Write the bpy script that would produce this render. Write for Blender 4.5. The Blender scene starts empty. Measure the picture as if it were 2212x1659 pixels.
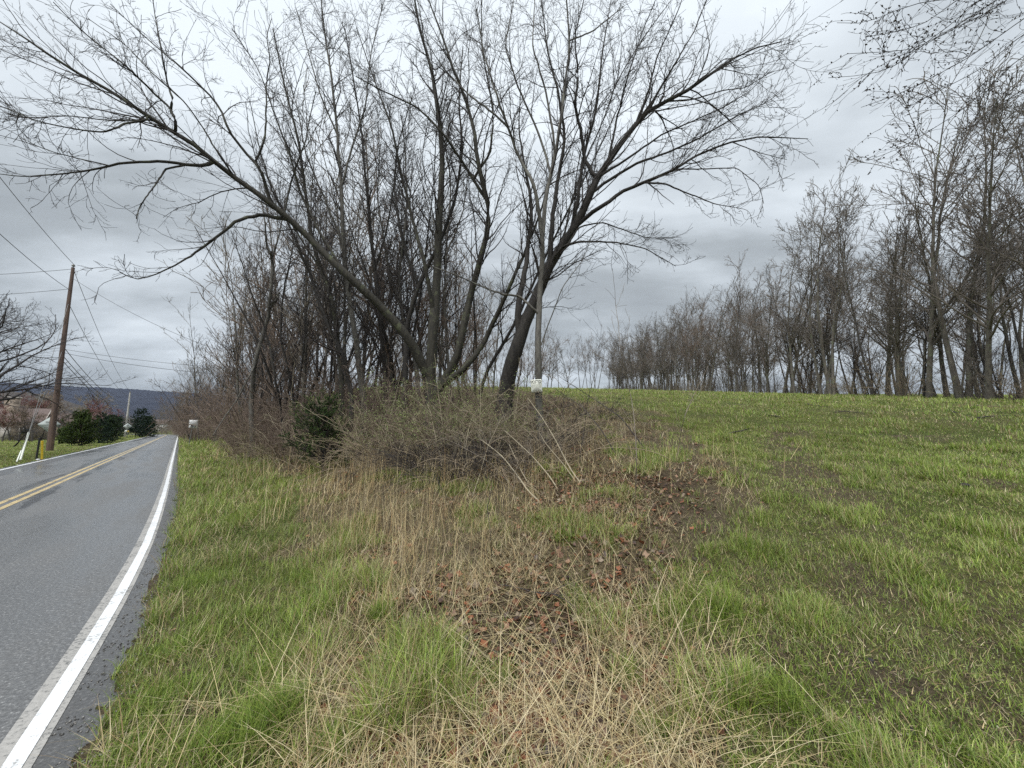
import bpy, math, random
import numpy as np
from mathutils import Vector, Matrix

# ------------------------------------------------------------------ camera, sky, sun
SC = bpy.context.scene
W2, H2, FPX = 2212.0, 1659.0, 799.0          # reference frame used for measuring the photograph
TILT = math.radians(7.05); EYE = 1.75
cam_d = bpy.data.cameras.new('camera'); cam = bpy.data.objects.new('camera', cam_d)
SC.collection.objects.link(cam); SC.camera = cam
cam_d.sensor_width = 36.0; cam_d.lens = FPX / W2 * 36.0
cam_d.clip_start = 0.05; cam_d.clip_end = 20000
cam.location = (0, 0, EYE); cam.rotation_euler = (math.radians(90) + TILT, 0, 0)

SUN_EL, SUN_AZ = math.radians(58), math.radians(200)
SKY_LEVEL = 0.52
world = bpy.data.worlds.new("World"); SC.world = world; world.use_nodes = True
def build_world():
    nt = world.node_tree; N = nt.nodes; L = nt.links; N.clear()
    out = N.new('ShaderNodeOutputWorld'); bg = N.new('ShaderNodeBackground')
    L.new(bg.outputs[0], out.inputs[0])
    tc = N.new('ShaderNodeTexCoord'); sep = N.new('ShaderNodeSeparateXYZ'); L.new(tc.outputs['Generated'], sep.inputs[0])
    def m(op, a, b=None, clamp=False):
        n = N.new('ShaderNodeMath'); n.operation = op; n.use_clamp = clamp
        for i, v in enumerate((a, b)):
            if v is None: continue
            if isinstance(v, (int, float)): n.inputs[i].default_value = v
            else: L.new(v, n.inputs[i])
        return n.outputs[0]
    zz = m('ADD', m('MAXIMUM', sep.outputs[2], 0.0), 0.22)
    cx = m('DIVIDE', sep.outputs[0], zz); cy = m('DIVIDE', sep.outputs[1], zz)
    comb = N.new('ShaderNodeCombineXYZ'); L.new(cx, comb.inputs[0]); L.new(cy, comb.inputs[1])
    mp = N.new('ShaderNodeMapping'); L.new(comb.outputs[0], mp.inputs[0])
    mp.inputs['Location'].default_value = (3.1, 1.7, 0); mp.inputs['Rotation'].default_value = (0, 0, math.radians(32)); mp.inputs['Scale'].default_value = (0.55, 1.0, 1)
    n1 = N.new('ShaderNodeTexNoise'); L.new(mp.outputs[0], n1.inputs['Vector'])
    n1.inputs['Scale'].default_value = 1.15; n1.inputs['Detail'].default_value = 6; n1.inputs['Roughness'].default_value = 0.48; n1.inputs['Distortion'].default_value = 0.35
    n2 = N.new('ShaderNodeTexNoise'); L.new(mp.outputs[0], n2.inputs['Vector'])
    n2.inputs['Scale'].default_value = 4.2; n2.inputs['Detail'].default_value = 7; n2.inputs['Roughness'].default_value = 0.55
    v = m('ADD', m('MULTIPLY', n1.outputs[0], 0.70), m('MULTIPLY', n2.outputs[0], 0.30))
    # thinner, brighter cloud overhead and towards the middle; thicker low on the left
    lift = m('MULTIPLY', m('SUBTRACT', m('MAXIMUM', sep.outputs[2], 0.0), 0.12), 0.36)
    side = m('MULTIPLY', m('ABSOLUTE', m('ADD', sep.outputs[0], 0.05)), -0.10)
    v = m('ADD', m('ADD', v, lift), side)
    cr = N.new('ShaderNodeValToRGB'); L.new(v, cr.inputs[0])
    e = cr.color_ramp.elements
    e[0].position = 0.33; e[0].color = (0.30, 0.325, 0.345, 1)
    e[1].position = 0.70; e[1].color = (0.86, 0.93, 0.985, 1)
    k = e.new(0.46); k.color = (0.405, 0.444, 0.47, 1)
    k = e.new(0.56); k.color = (0.60, 0.655, 0.70, 1)
    sky = N.new('ShaderNodeTexSky'); sky.sky_type = 'NISHITA'; sky.sun_disc = False
    sky.sun_elevation = SUN_EL; sky.sun_rotation = SUN_AZ
    sc = N.new('ShaderNodeMix'); sc.data_type = 'RGBA'; sc.blend_type = 'MULTIPLY'; sc.inputs[0].default_value = 1
    L.new(sky.outputs[0], sc.inputs[6]); sc.inputs[7].default_value = (0.1, 0.1, 0.1, 1)
    mx = N.new('ShaderNodeMix'); mx.data_type = 'RGBA'; mx.inputs[0].default_value = 0.05
    L.new(cr.outputs[0], mx.inputs[6]); L.new(sc.outputs[2], mx.inputs[7])
    L.new(mx.outputs[2], bg.inputs[0]); bg.inputs[1].default_value = SKY_LEVEL
build_world()
sun_d = bpy.data.lights.new('sun', 'SUN'); sun_d.energy = 1.5; sun_d.angle = math.radians(50); sun_d.color = (1.0, 0.985, 0.96)
sun = bpy.data.objects.new('sun', sun_d); SC.collection.objects.link(sun)
sun.rotation_euler = (math.radians(90) - SUN_EL, 0, math.pi - SUN_AZ)
SC.view_settings.view_transform = 'Standard'; SC.view_settings.look = 'None'
SC.view_settings.exposure = 1.12; SC.view_settings.gamma = 1.0; SC.view_settings.use_curve_mapping = False
SC.cycles.use_denoising = False; SC.cycles.max_bounces = 5; SC.cycles.diffuse_bounces = 2; SC.cycles.glossy_bounces = 2; SC.cycles.transmission_bounces = 2
SC.cycles.transparent_max_bounces = 4

# ------------------------------------------------------------------ measuring helpers
def ray(px, py):
    u = H2 / 2 - py; x = px - W2 / 2
    f = FPX * math.cos(TILT) - u * math.sin(TILT); z = FPX * math.sin(TILT) + u * math.cos(TILT)
    return x / f, z / f
def at(px, py, Y):
    a, b = ray(px, py); return np.array([a * Y, Y, EYE + b * Y])
def project(x, y, z):
    yy = np.maximum(y, 0.2); c, s = math.cos(TILT), math.sin(TILT)
    f = yy * c + (z - EYE) * s; u = -yy * s + (z - EYE) * c
    return W2 / 2 + FPX * x / f, H2 / 2 - FPX * u / f

def hash2(ix, iy, seed):
    h = (ix.astype(np.int64) * 374761393 + iy.astype(np.int64) * 668265263 + seed * 2147483647) & 0xffffffff
    h = ((h ^ (h >> 13)) * 1274126177) & 0xffffffff
    return ((h ^ (h >> 16)) & 0xffff) / 65535.0
def vnoise(x, y, seed=0):
    ix = np.floor(x); iy = np.floor(y); fx = x - ix; fy = y - iy
    fx = fx * fx * (3 - 2 * fx); fy = fy * fy * (3 - 2 * fy)
    a = hash2(ix, iy, seed); b = hash2(ix + 1, iy, seed); c = hash2(ix, iy + 1, seed); d = hash2(ix + 1, iy + 1, seed)
    return (a * (1 - fx) + b * fx) * (1 - fy) + (c * (1 - fx) + d * fx) * fy
def fbm(x, y, seed=0, o=4):
    s = 0; a = 0.5; t = 0
    for k in range(o):
        s = s + a * vnoise(x * 2 ** k + 13.7 * k, y * 2 ** k - 7.1 * k, seed + k); t += a; a *= 0.55
    return s / t
def sstep(a, b, x):
    t = np.clip((x - a) / (b - a), 0, 1); return t * t * (3 - 2 * t)

# road: the right-hand edge line as a polyline, left-hand side at ROAD_W
ROAD_W = 5.5
def road_line():
    pts = [np.array([-2.655 + 0.595 * 60, 2.24 - 0.80 * 60]), np.array([-2.655 + 0.595 * 12, 2.24 - 0.80 * 12]),
           np.array([-2.655, 2.24]), np.array([-3.24, 3.02]), np.array([-4.13, 4.19]), np.array([-5.4, 5.72]), np.array([-7.05, 7.6]),
           np.array([-9.2, 10.05]), np.array([-11.55, 12.7]), np.array([-17.5, 19.35]), np.array([-24.9, 27.65]), np.array([-58.9, 65.75])]
    p = pts[-1].copy(); ang = math.atan2(-34, 38.1)
    for k in range(46):
        step = 6.0
        if k > 11: ang -= math.radians(3.1 if k < 38 else 0)
        p = p + step * np.array([math.sin(ang), math.cos(ang)]); pts.append(p.copy())
    return np.array(pts)
RL = road_line()
# smooth it
def resample(P, step):
    P = np.asarray(P, float); d = np.r_[0, np.cumsum(np.linalg.norm(np.diff(P, axis=0), axis=1))]
    n = max(2, int(d[-1] / step) + 1); t = np.linspace(0, d[-1], n)
    return np.stack([np.interp(t, d, P[:, i]) for i in range(P.shape[1])], 1), t
_r, _ = resample(RL, 0.5)
for _ in range(40): _r[1:-1] = (_r[:-2] + _r[1:-1] * 2 + _r[2:]) / 4
RLS = _r; RLD = np.r_[0, np.cumsum(np.linalg.norm(np.diff(RLS, axis=0), axis=1))]
_t = np.gradient(RLS, axis=0); _t /= np.linalg.norm(_t, axis=1)[:, None]
RT = _t; RNL = np.stack([-_t[:, 1], _t[:, 0]], 1)     # left normal
_coarse = RLS[::4]; _ct = RT[::4]
def road_e(x, y):
    """signed distance to the right-hand edge line, positive to the right of it"""
    x = np.asarray(x, float); y = np.asarray(y, float); sh = x.shape
    xf = x.ravel(); yf = y.ravel(); out = np.empty_like(xf)
    for s in range(0, len(xf), 40000):
        a = xf[s:s + 40000]; b = yf[s:s + 40000]
        d = (a[:, None] - _coarse[None, :, 0]) ** 2 + (b[:, None] - _coarse[None, :, 1]) ** 2
        i = np.argmin(d, 1); dx = a - _coarse[i, 0]; dy = b - _coarse[i, 1]; t = _ct[i]
        cr = dx * t[:, 1] - dy * t[:, 0]
        far = np.sqrt(d[np.arange(len(a)), i]) > 12
        out[s:s + 40000] = np.where(far, np.sign(cr) * np.sqrt(d[np.arange(len(a)), i]), cr)
    return out.reshape(sh)

def ground_z(x, y, e=None):
    x = np.asarray(x, float); y = np.asarray(y, float)
    if e is None: e = road_e(x, y)
    d = np.hypot(x, y); yp = np.maximum(y, 0); yc = 150 * (1 - np.exp(-(yp / 150) ** 3)) ** (1 / 3.0) * 1.0
    yc = np.where(yp < 1, yp, yc)
    hill = EYE + 0.113 * yc - 0.026 * np.clip(x, 0, 60) - 1.6 * np.exp(-(d / 25) ** 2)
    hill = hill + 0.02 * np.clip(-y, 0, 30)
    hill = hill * (1 - sstep(200, 500, d)); hill = hill * np.where(y > 60, 1 - (1 - sstep(-0.98, -0.72, x / np.maximum(y, 1))) * sstep(60, 110, y), 1)
    s = sstep(0.1, 6 + 0.3 * yp, e)
    z = s * np.maximum(hill, 0.05)
    micro = (fbm(x * 0.55, y * 0.55, 5, 3) - 0.5) * 0.22 * sstep(0.6, 3, e) + (fbm(x * 3.1, y * 3.1, 9, 3) - 0.5) * 0.07 * sstep(0.3, 1.0, e)
    micro = micro * (1 - sstep(60, 160, d))
    z = z + micro + 0.018 + 0.02 * sstep(0.2, 0.6, e)
    # left of the road a lawn, a shallow dip by the road then a gentle rise
    eL = -(e + ROAD_W)
    zl = 0.02 * sstep(0.2, 1, eL) + 0.35 * sstep(12, 40, eL) + (fbm(x * 0.2, y * 0.2, 21, 3) - 0.5) * 0.3 * sstep(2, 10, eL) * (1 - sstep(200, 400, d))
    z = np.where(e < -ROAD_W + 1, zl + 0.02, z)
    inroad = (e < 0.20 + 0.16 * (fbm(x * 9, y * 9, 31, 3) - 0.25) + 0.12 * (fbm(x * 1.2, y * 1.2, 32, 2) - 0.4)) & (e > -ROAD_W - 0.12 - 0.2 * (fbm(x * 3, y * 3, 33, 3) - 0.25))
    return np.where(inroad, -0.06 - 0.0006 * d, z)
def gz(x, y): return float(ground_z(np.array([x]), np.array([y]))[0])
def G(px, py):
    """ground point seen at this pixel of the measured photograph"""
    a, b = ray(px, py); Y = np.geomspace(0.8, 400, 900)
    z = ground_z(a * Y, Y); below = (EYE + b * Y) < z
    i = int(np.argmax(below)) if below.any() else len(Y) - 1
    if i > 0:
        d0 = EYE + b * Y[i - 1] - z[i - 1]; d1 = EYE + b * Y[i] - z[i]
        t = d0 / (d0 - d1) if d0 != d1 else 0; y = Y[i - 1] + t * (Y[i] - Y[i - 1])
    else: y = Y[0]
    return np.array([a * y, y, gz(a * y, y)])
def base_at(px, Y, row=925):
    a, _ = ray(px, row); return np.array([a * Y, Y, gz(a * Y, Y)])

# ------------------------------------------------------------------ materials
def new_mat(name):
    m = bpy.data.materials.new(name); m.use_nodes = True; nt = m.node_tree
    b = nt.nodes['Principled BSDF']; return m, nt, b
def ramp(nt, src, stops):
    cr = nt.nodes.new('ShaderNodeValToRGB'); nt.links.new(src, cr.inputs[0]); e = cr.color_ramp.elements
    e[0].position, e[0].color = stops[0][0], (*stops[0][1], 1); e[1].position, e[1].color = stops[-1][0], (*stops[-1][1], 1)
    for p, c in stops[1:-1]:
        k = e.new(p); k.color = (*c, 1)
    return cr.outputs[0]
def noise(nt, scale, detail=4, rough=0.55, vec=None, coord='Object', dist=0.0):
    n = nt.nodes.new('ShaderNodeTexNoise'); n.inputs['Scale'].default_value = scale; n.inputs['Detail'].default_value = detail
    n.inputs['Roughness'].default_value = rough; n.inputs['Distortion'].default_value = dist
    if vec is None:
        tc = nt.nodes.new('ShaderNodeTexCoord'); vec = tc.outputs[coord]
    nt.links.new(vec, n.inputs['Vector']); return n.outputs[0]
def mathn(nt, op, a, b=None, clamp=False):
    n = nt.nodes.new('ShaderNodeMath'); n.operation = op; n.use_clamp = clamp
    for i, v in enumerate((a, b)):
        if v is None: continue
        if isinstance(v, (int, float)): n.inputs[i].default_value = v
        else: nt.links.new(v, n.inputs[i])
    return n.outputs[0]
def mixc(nt, f, a, b, mode='MIX'):
    n = nt.nodes.new('ShaderNodeMix'); n.data_type = 'RGBA'; n.blend_type = mode
    for i, v in ((0, f), (6, a), (7, b)):
        if isinstance(v, (int, float)): n.inputs[i].default_value = v
        elif isinstance(v, tuple): n.inputs[i].default_value = (*v, 1)
        else: nt.links.new(v, n.inputs[i])
    return n.outputs[2]
def bump(nt, b, src, strength, dist=0.02):
    n = nt.nodes.new('ShaderNodeBump'); n.inputs['Strength'].default_value = strength; n.inputs['Distance'].default_value = dist
    nt.links.new(src, n.inputs['Height']); nt.links.new(n.outputs[0], b.inputs['Normal'])
def plain(name, col, rough=0.7, metal=0.0, var=0.15, scale=6, bumps=0.0):
    m, nt, b = new_mat(name); n = noise(nt, scale, 5, 0.6)
    c = ramp(nt, n, [(0.3, tuple(v * (1 - var) for v in col)), (0.7, tuple(min(1, v * (1 + var)) for v in col))])
    nt.links.new(c, b.inputs['Base Color']); b.inputs['Roughness'].default_value = rough; b.inputs['Metallic'].default_value = metal
    if bumps: bump(nt, b, noise(nt, scale * 6, 4), bumps)
    return m
def bark(name, dark, light, lichen=None, scale=5.0, lich_amt=0.62):
    m, nt, b = new_mat(name)
    tc = nt.nodes.new('ShaderNodeTexCoord'); mp = nt.nodes.new('ShaderNodeMapping'); nt.links.new(tc.outputs['Object'], mp.inputs[0])
    mp.inputs['Scale'].default_value = (1, 1, 0.22)
    n = noise(nt, scale * 5, 6, 0.65, mp.outputs[0]); c = ramp(nt, n, [(0.35, dark), (0.68, light)])
    if lichen:
        l = noise(nt, scale * 1.1, 6, 0.7); f = ramp(nt, l, [(lich_amt - 0.05, (0, 0, 0)), (lich_amt + 0.07, (1, 1, 1))])
        c = mixc(nt, f, c, lichen)
    nt.links.new(c, b.inputs['Base Color']); b.inputs['Roughness'].default_value = 0.85
    bump(nt, b, n, 0.8, 0.03); return m
def attr_mat(name, rough=0.6, transl=0.0, spec=0.3, var=0.0):
    m, nt, b = new_mat(name); a = nt.nodes.new('ShaderNodeAttribute'); a.attribute_name = 'Col'
    nt.links.new(a.outputs['Color'], b.inputs['Base Color']); b.inputs['Roughness'].default_value = rough
    b.inputs['Specular IOR Level'].default_value = spec
    if transl > 0:
        t = nt.nodes.new('ShaderNodeBsdfTranslucent'); nt.links.new(a.outputs['Color'], t.inputs[0])
        mx = nt.nodes.new('ShaderNodeMixShader'); mx.inputs[0].default_value = transl
        out = nt.nodes['Material Output']; nt.links.new(b.outputs[0], mx.inputs[1]); nt.links.new(t.outputs[0], mx.inputs[2]); nt.links.new(mx.outputs[0], out.inputs[0])
    return m
M = {}
M['bark_wet'] = bark('wet_dark_bark', (0.012, 0.010, 0.009), (0.042, 0.036, 0.030), (0.08, 0.088, 0.05), 3.0, 0.66)
M['bark_moss'] = bark('mossy_bark', (0.015, 0.013, 0.010), (0.048, 0.043, 0.030), (0.09, 0.098, 0.052), 3.0, 0.60)
M['bark_grey'] = bark('grey_bark', (0.06, 0.055, 0.048), (0.16, 0.15, 0.13), (0.20, 0.21, 0.16), 3.0, 0.62)
M['twig_dark'] = plain('dark_twig', (0.040, 0.033, 0.031), 0.8)
M['twig_brown'] = plain('brown_twig', (0.17, 0.125, 0.095), 0.8, var=0.35, scale=0.6)
M['twig_grey'] = plain('grey_twig', (0.20, 0.17, 0.135), 0.8, var=0.3, scale=0.6)
M['bark_line'] = bark('tree_line_bark', (0.07, 0.06, 0.05), (0.19, 0.17, 0.14), (0.17, 0.19, 0.11), 1.5, 0.58)
M['bark_line_d'] = bark('dark_tree_line_bark', (0.04, 0.034, 0.03), (0.11, 0.098, 0.085), (0.12, 0.14, 0.08), 1.5, 0.6)
M['twig_line'] = plain('tree_line_twig', (0.155, 0.132, 0.112), 0.85, var=0.3, scale=0.4)
M['twig_tan'] = plain('tan_twig', (0.26, 0.205, 0.14), 0.8, var=0.35, scale=0.8)
M['twig_red'] = plain('reddish_twig', (0.17, 0.075, 0.065), 0.8, var=0.25, scale=0.8)
M['pale_stem'] = plain('pale_dead_stem', (0.36, 0.31, 0.215), 0.7, var=0.2, scale=4)
M['bud'] = plain('bud', (0.10, 0.075, 0.06), 0.8)
M['leaf_green'] = attr_mat('young_leaf', 0.55, 0.35)
M['blade'] = attr_mat('grass_blade', 0.5, 0.35, 0.35)
M['straw'] = attr_mat('straw', 0.6, 0.15, 0.35)
M['litter'] = attr_mat('leaf_litter', 0.5, 0.1, 0.4)
M['needle'] = attr_mat('needles', 0.7, 0.1, 0.2)

# ------------------------------------------------------------------ mesh helpers
def mesh_np(name, V, F4=None, F3=None, mat=None, parent=None, col=None, smooth=False, attrs=None):
    if (F4 is None or not len(F4)) and (F3 is None or not len(F3)): return None
    me = bpy.data.meshes.new(name); V = np.asarray(V, np.float32)
    loops = []; starts = []; n = 0
    if F4 is not None and len(F4): loops.append(np.asarray(F4, np.int32).ravel()); starts.append(np.arange(len(F4)) * 4); n = len(F4) * 4
    if F3 is not None and len(F3): loops.append(np.asarray(F3, np.int32).ravel()); starts.append(n + np.arange(len(F3)) * 3)
    lp = np.concatenate(loops).astype(np.int32); st = np.concatenate(starts).astype(np.int32)
    me.vertices.add(len(V)); me.vertices.foreach_set('co', V.ravel())
    me.loops.add(len(lp)); me.loops.foreach_set('vertex_index', lp)
    me.polygons.add(len(st)); me.polygons.foreach_set('loop_start', st)
    if smooth: me.polygons.foreach_set('use_smooth', np.ones(len(st), bool))
    if col is not None:
        a = me.color_attributes.new('Col', 'FLOAT_COLOR', 'POINT')
        c = np.ones((len(V), 4), np.float32); c[:, :3] = col; a.data.foreach_set('color', c.ravel())
    for k, v in (attrs or {}).items():
        a = me.attributes.new(k, 'FLOAT', 'POINT'); a.data.foreach_set('value', np.asarray(v, np.float32))
    me.update(calc_edges=True)
    if mat: me.materials.append(mat)
    o = bpy.data.objects.new(name, me); SC.collection.objects.link(o)
    if parent: o.parent = parent
    return o
def tubes(P, R, S=4):
    """P (n,K,3), R (n,K) -> verts, quads"""
    n, K, _ = P.shape
    T = np.gradient(P, axis=1); T /= np.linalg.norm(T, axis=2, keepdims=True) + 1e-9
    ref = np.where(np.abs(T[:, :1, 2:3]) > 0.9, np.array([[[1., 0, 0]]]), np.array([[[0, 0, 1.]]]))
    A = np.cross(T, np.broadcast_to(ref, T.shape)); A /= np.linalg.norm(A, axis=2, keepdims=True) + 1e-9
    B = np.cross(T, A)
    th = np.arange(S) / S * 2 * math.pi
    V = P[:, :, None, :] + R[:, :, None, None] * (A[:, :, None, :] * np.cos(th)[None, None, :, None] + B[:, :, None, :] * np.sin(th)[None, None, :, None])
    idx = np.arange(n * K * S).reshape(n, K, S)
    a = idx[:, :-1, :]; b = np.roll(a, -1, 2); d = idx[:, 1:, :]; c = np.roll(d, -1, 2)
    return V.reshape(-1, 3), np.stack([a, b, c, d], -1).reshape(-1, 4)
class Geo:
    def __init__(s): s.V = []; s.Q = []; s.T = []; s.C = []; s.n = 0
    def add(s, V, Q=None, T=None, C=None):
        V = np.asarray(V, float).reshape(-1, 3)
        if Q is not None and len(Q): s.Q.append(np.asarray(Q) + s.n)
        if T is not None and len(T): s.T.append(np.asarray(T) + s.n)
        s.V.append(V); s.n += len(V)
        if C is not None: s.C.append(np.broadcast_to(np.asarray(C, float), (len(V), 3)))
        return s
    def tube(s, pts, r, S=8):
        pts = np.asarray(pts, float); r = np.broadcast_to(np.asarray(r, float), (len(pts),))
        V, Q = tubes(pts[None], r[None], S); b = s.n; s.add(V, Q)
        K = len(pts)
        for k, rev in ((0, True), (K - 1, False)):   # caps
            ring = V[k * S:(k + 1) * S]; c = pts[k]; n0 = s.n
            s.add(np.vstack([ring, c[None]]), T=[[(i + 1) % S, i, S] if rev else [i, (i + 1) % S, S] for i in range(S)])
        return s
    def box(s, c, size, rot=None):
        x, y, z = [v / 2 for v in size]
        V = np.array([(-x, -y, -z), (x, -y, -z), (x, y, -z), (-x, y, -z), (-x, -y, z), (x, -y, z), (x, y, z), (-x, y, z)])
        if rot is not None: V = V @ np.asarray(rot).T
        return s.add(V + np.asarray(c), [(0, 3, 2, 1), (4, 5, 6, 7), (0, 1, 5, 4), (1, 2, 6, 5), (2, 3, 7, 6), (3, 0, 4, 7)])
    def build(s, name, mat, parent=None, smooth=False):
        return mesh_np(name, np.vstack(s.V), np.vstack(s.Q) if s.Q else None, np.vstack(s.T) if s.T else None, mat, parent,
                       np.vstack(s.C) if s.C else None, smooth)
def tag(o, label, cat, group=None, kind=None):
    if label: o['label'] = label
    if cat: o['category'] = cat
    if group: o['group'] = group
    if kind: o['kind'] = kind
    return o
def struct(o, label=None): o['kind'] = 'structure'; return o
def empty(name, loc=(0, 0, 0), rz=0.0):
    o = bpy.data.objects.new(name, None); o.location = [float(v) for v in loc]; o.rotation_euler = (0, 0, rz); o.empty_display_size = 0.2
    SC.collection.objects.link(o); return o
def copy_tree(o, parent=None):
    c = o.copy(); SC.collection.objects.link(c); c.parent = parent
    for ch in list(o.children): copy_tree(ch, c)
    return c

# ------------------------------------------------------------------ branch growing (all branches of a level at once)
def unit(v): return v / (np.linalg.norm(v, axis=-1, keepdims=True) + 1e-9)
def run(rng, P0, D, L, R, K, wob=0.12, up=0.0, taper=0.75, rmin=0.002, curl=None):
    n = len(P0); P = np.empty((n, K, 3)); P[:, 0] = P0; d = unit(D.copy()); st = (L / (K - 1))[:, None]
    bend = rng.normal(size=(n, 3)) * wob * 0.5
    for k in range(1, K):
        d = unit(d + rng.normal(size=(n, 3)) * wob + bend + np.array([0, 0, 1.0]) * up)
        P[:, k] = P[:, k - 1] + d * st
    t = np.linspace(0, 1, K)[None]; Rr = np.maximum(R[:, None] * (1 - taper * t ** 0.8), rmin)
    return P, Rr
def children(rng, P, Rr, dens=None, count=None, tmin=0.15, tmax=1.0, ang=(0.5, 0.9), lf=0.5, lmin=0.1, lpow=0.6, rf=0.65, cone=1.0, labs=None, rmin=0.002, flat=0.0, rcap=99):
    n, K, _ = P.shape; seg = np.linalg.norm(np.diff(P, axis=1), axis=2); L = seg.sum(1)
    c = rng.poisson(dens * L * (tmax - tmin)) if dens is not None else np.full(n, count)
    idx = np.repeat(np.arange(n), c); m = len(idx)
    if m == 0: return np.zeros((0, 3)), np.zeros((0, 3)), np.zeros(0), np.zeros(0), idx
    t = tmin + (tmax - tmin) * rng.random(m); f = t * (K - 1); i = np.minimum(f.astype(int), K - 2); w = (f - i)[:, None]
    p = P[idx, i] * (1 - w) + P[idx, i + 1] * w; T = unit(P[idx, i + 1] - P[idx, i]); r = Rr[idx, i] * (1 - w[:, 0]) + Rr[idx, i + 1] * w[:, 0]
    q = rng.normal(size=(m, 3)); q[:, 2] *= (1 - flat); q -= (q * T).sum(1, keepdims=True) * T; q = unit(q)
    a = rng.uniform(ang[0], ang[1], m)[:, None]; D = T * np.cos(a) + q * np.sin(a)
    base = labs if labs is not None else L[idx] * lf
    Lc = np.maximum(base * (1 - lpow * t) * rng.uniform(0.55, 1.25, m), lmin)
    return p, D, Lc, np.clip(r * rf, rmin, rcap), idx
def small_leaves(rng, P, per, size, cols, mx=None, jitter=0.04):
    """little folded leaves scattered along twigs"""
    n, K, _ = P.shape; m = int(n * per)
    if mx: m = min(m, mx)
    i = rng.integers(0, n, m); k = rng.integers(1, K, m); c = P[i, k] + rng.normal(size=(m, 3)) * jitter
    a = unit(rng.normal(size=(m, 3))); b = unit(np.cross(a, rng.normal(size=(m, 3)))); s = size * rng.uniform(0.6, 1.3, m)[:, None]
    V = np.stack([c, c + a * s + b * s * 0.38, c + a * s * 1.9, c + a * s - b * s * 0.38], 1)
    cc = np.asarray(cols)[rng.integers(0, len(cols), m)] * rng.uniform(0.75, 1.25, (m, 1))
    return V.reshape(-1, 3), np.arange(m * 4).reshape(m, 4), np.repeat(cc, 4, 0)

def bare_tree(rng, name, H, r0, lean=(0, 0), fork=0.35, nlimb=12, spread=0.7, limb_f=0.5, dens=(1.6, 2.6, 3.5), twig=0.006,
              bk='bark_line', tw='twig_line', clear=0.25, loc=(0, 0, 0), stems=1, buds=0, lvl4=True, up=0.05):
    root = empty(name, loc)
    n = stems; D = np.stack([np.array([lean[0] + rng.normal() * 0.06 + (0.14 * math.cos(j * 2.4) if n > 1 else 0), lean[1] + rng.normal() * 0.06 + (0.14 * math.sin(j * 2.4) if n > 1 else 0), 1.0]) for j in range(n)])
    P0 = np.stack([np.array([0.12 * math.cos(j * 2.4) * (n > 1), 0.12 * math.sin(j * 2.4) * (n > 1), -0.35]) for j in range(n)])
    Ls = np.array([H * rng.uniform(0.8, 1.0) if j else H for j in range(n)]) + 0.35
    P, R = run(rng, P0, D, Ls, np.full(n, r0) * rng.uniform(0.7, 1, n), 16, wob=0.036, up=0.03, taper=0.93, rmin=0.012)
    R[:, 0] *= 1.45; R[:, 1] *= 1.0
    g = Geo(); g.add(*tubes(P, R, 10)); g.build('trunk', M[bk], root, True)
    g = Geo()
    p, d, L, r, idx = children(rng, P, R, count=nlimb, tmin=clear, tmax=0.97, ang=(0.45 * spread, 1.1 * spread), labs=H * limb_f, lpow=0.62, lmin=0.6, rf=0.6)
    P1, R1 = run(rng, p, d, L, r, 10, wob=0.10, up=up, taper=0.85, rmin=twig * 1.3); g.add(*tubes(P1, R1, 6))
    p, d, L, r, idx = children(rng, P1, R1, dens=dens[0], tmin=0.18, ang=(0.4, 0.95), lf=0.5, lmin=0.5, rf=0.6, rmin=twig * 1.1)
    P2, R2 = run(rng, p, d, L, r, 7, wob=0.13, up=up, taper=0.8, rmin=twig); g.add(*tubes(P2, R2, 4))
    p, d, L, r, idx = children(rng, P2, R2, dens=dens[1], tmin=0.15, ang=(0.4, 1.0), lf=0.5, lmin=0.3, rf=0.6, rmin=twig)
    P3, R3 = run(rng, p, d, L, r, 5, wob=0.15, up=up, taper=0.7, rmin=twig * 0.85); g.add(*tubes(P3, R3, 3))
    last = P3
    if lvl4:
        p, d, L, r, idx = children(rng, P3, R3, dens=dens[2], tmin=0.2, ang=(0.4, 1.0), lf=0.5, lmin=0.18, rf=0.7, rmin=twig * 0.8, rcap=twig)
        P4, R4 = run(rng, p, d, L, r, 4, wob=0.18, up=up, taper=0.5, rmin=twig * 0.7); g.add(*tubes(P4, R4, 3)); last = P4
    g.build('crown', M[tw], root)
    if buds:
        V, Q, C = small_leaves(rng, last, buds, 0.035, [(0.16, 0.10, 0.06), (0.20, 0.20, 0.08)], 9000, 0.01)
        mesh_np('buds', V, Q, None, M['leaf_green'], root, C)['kind'] = 'stuff'
    return root
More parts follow.
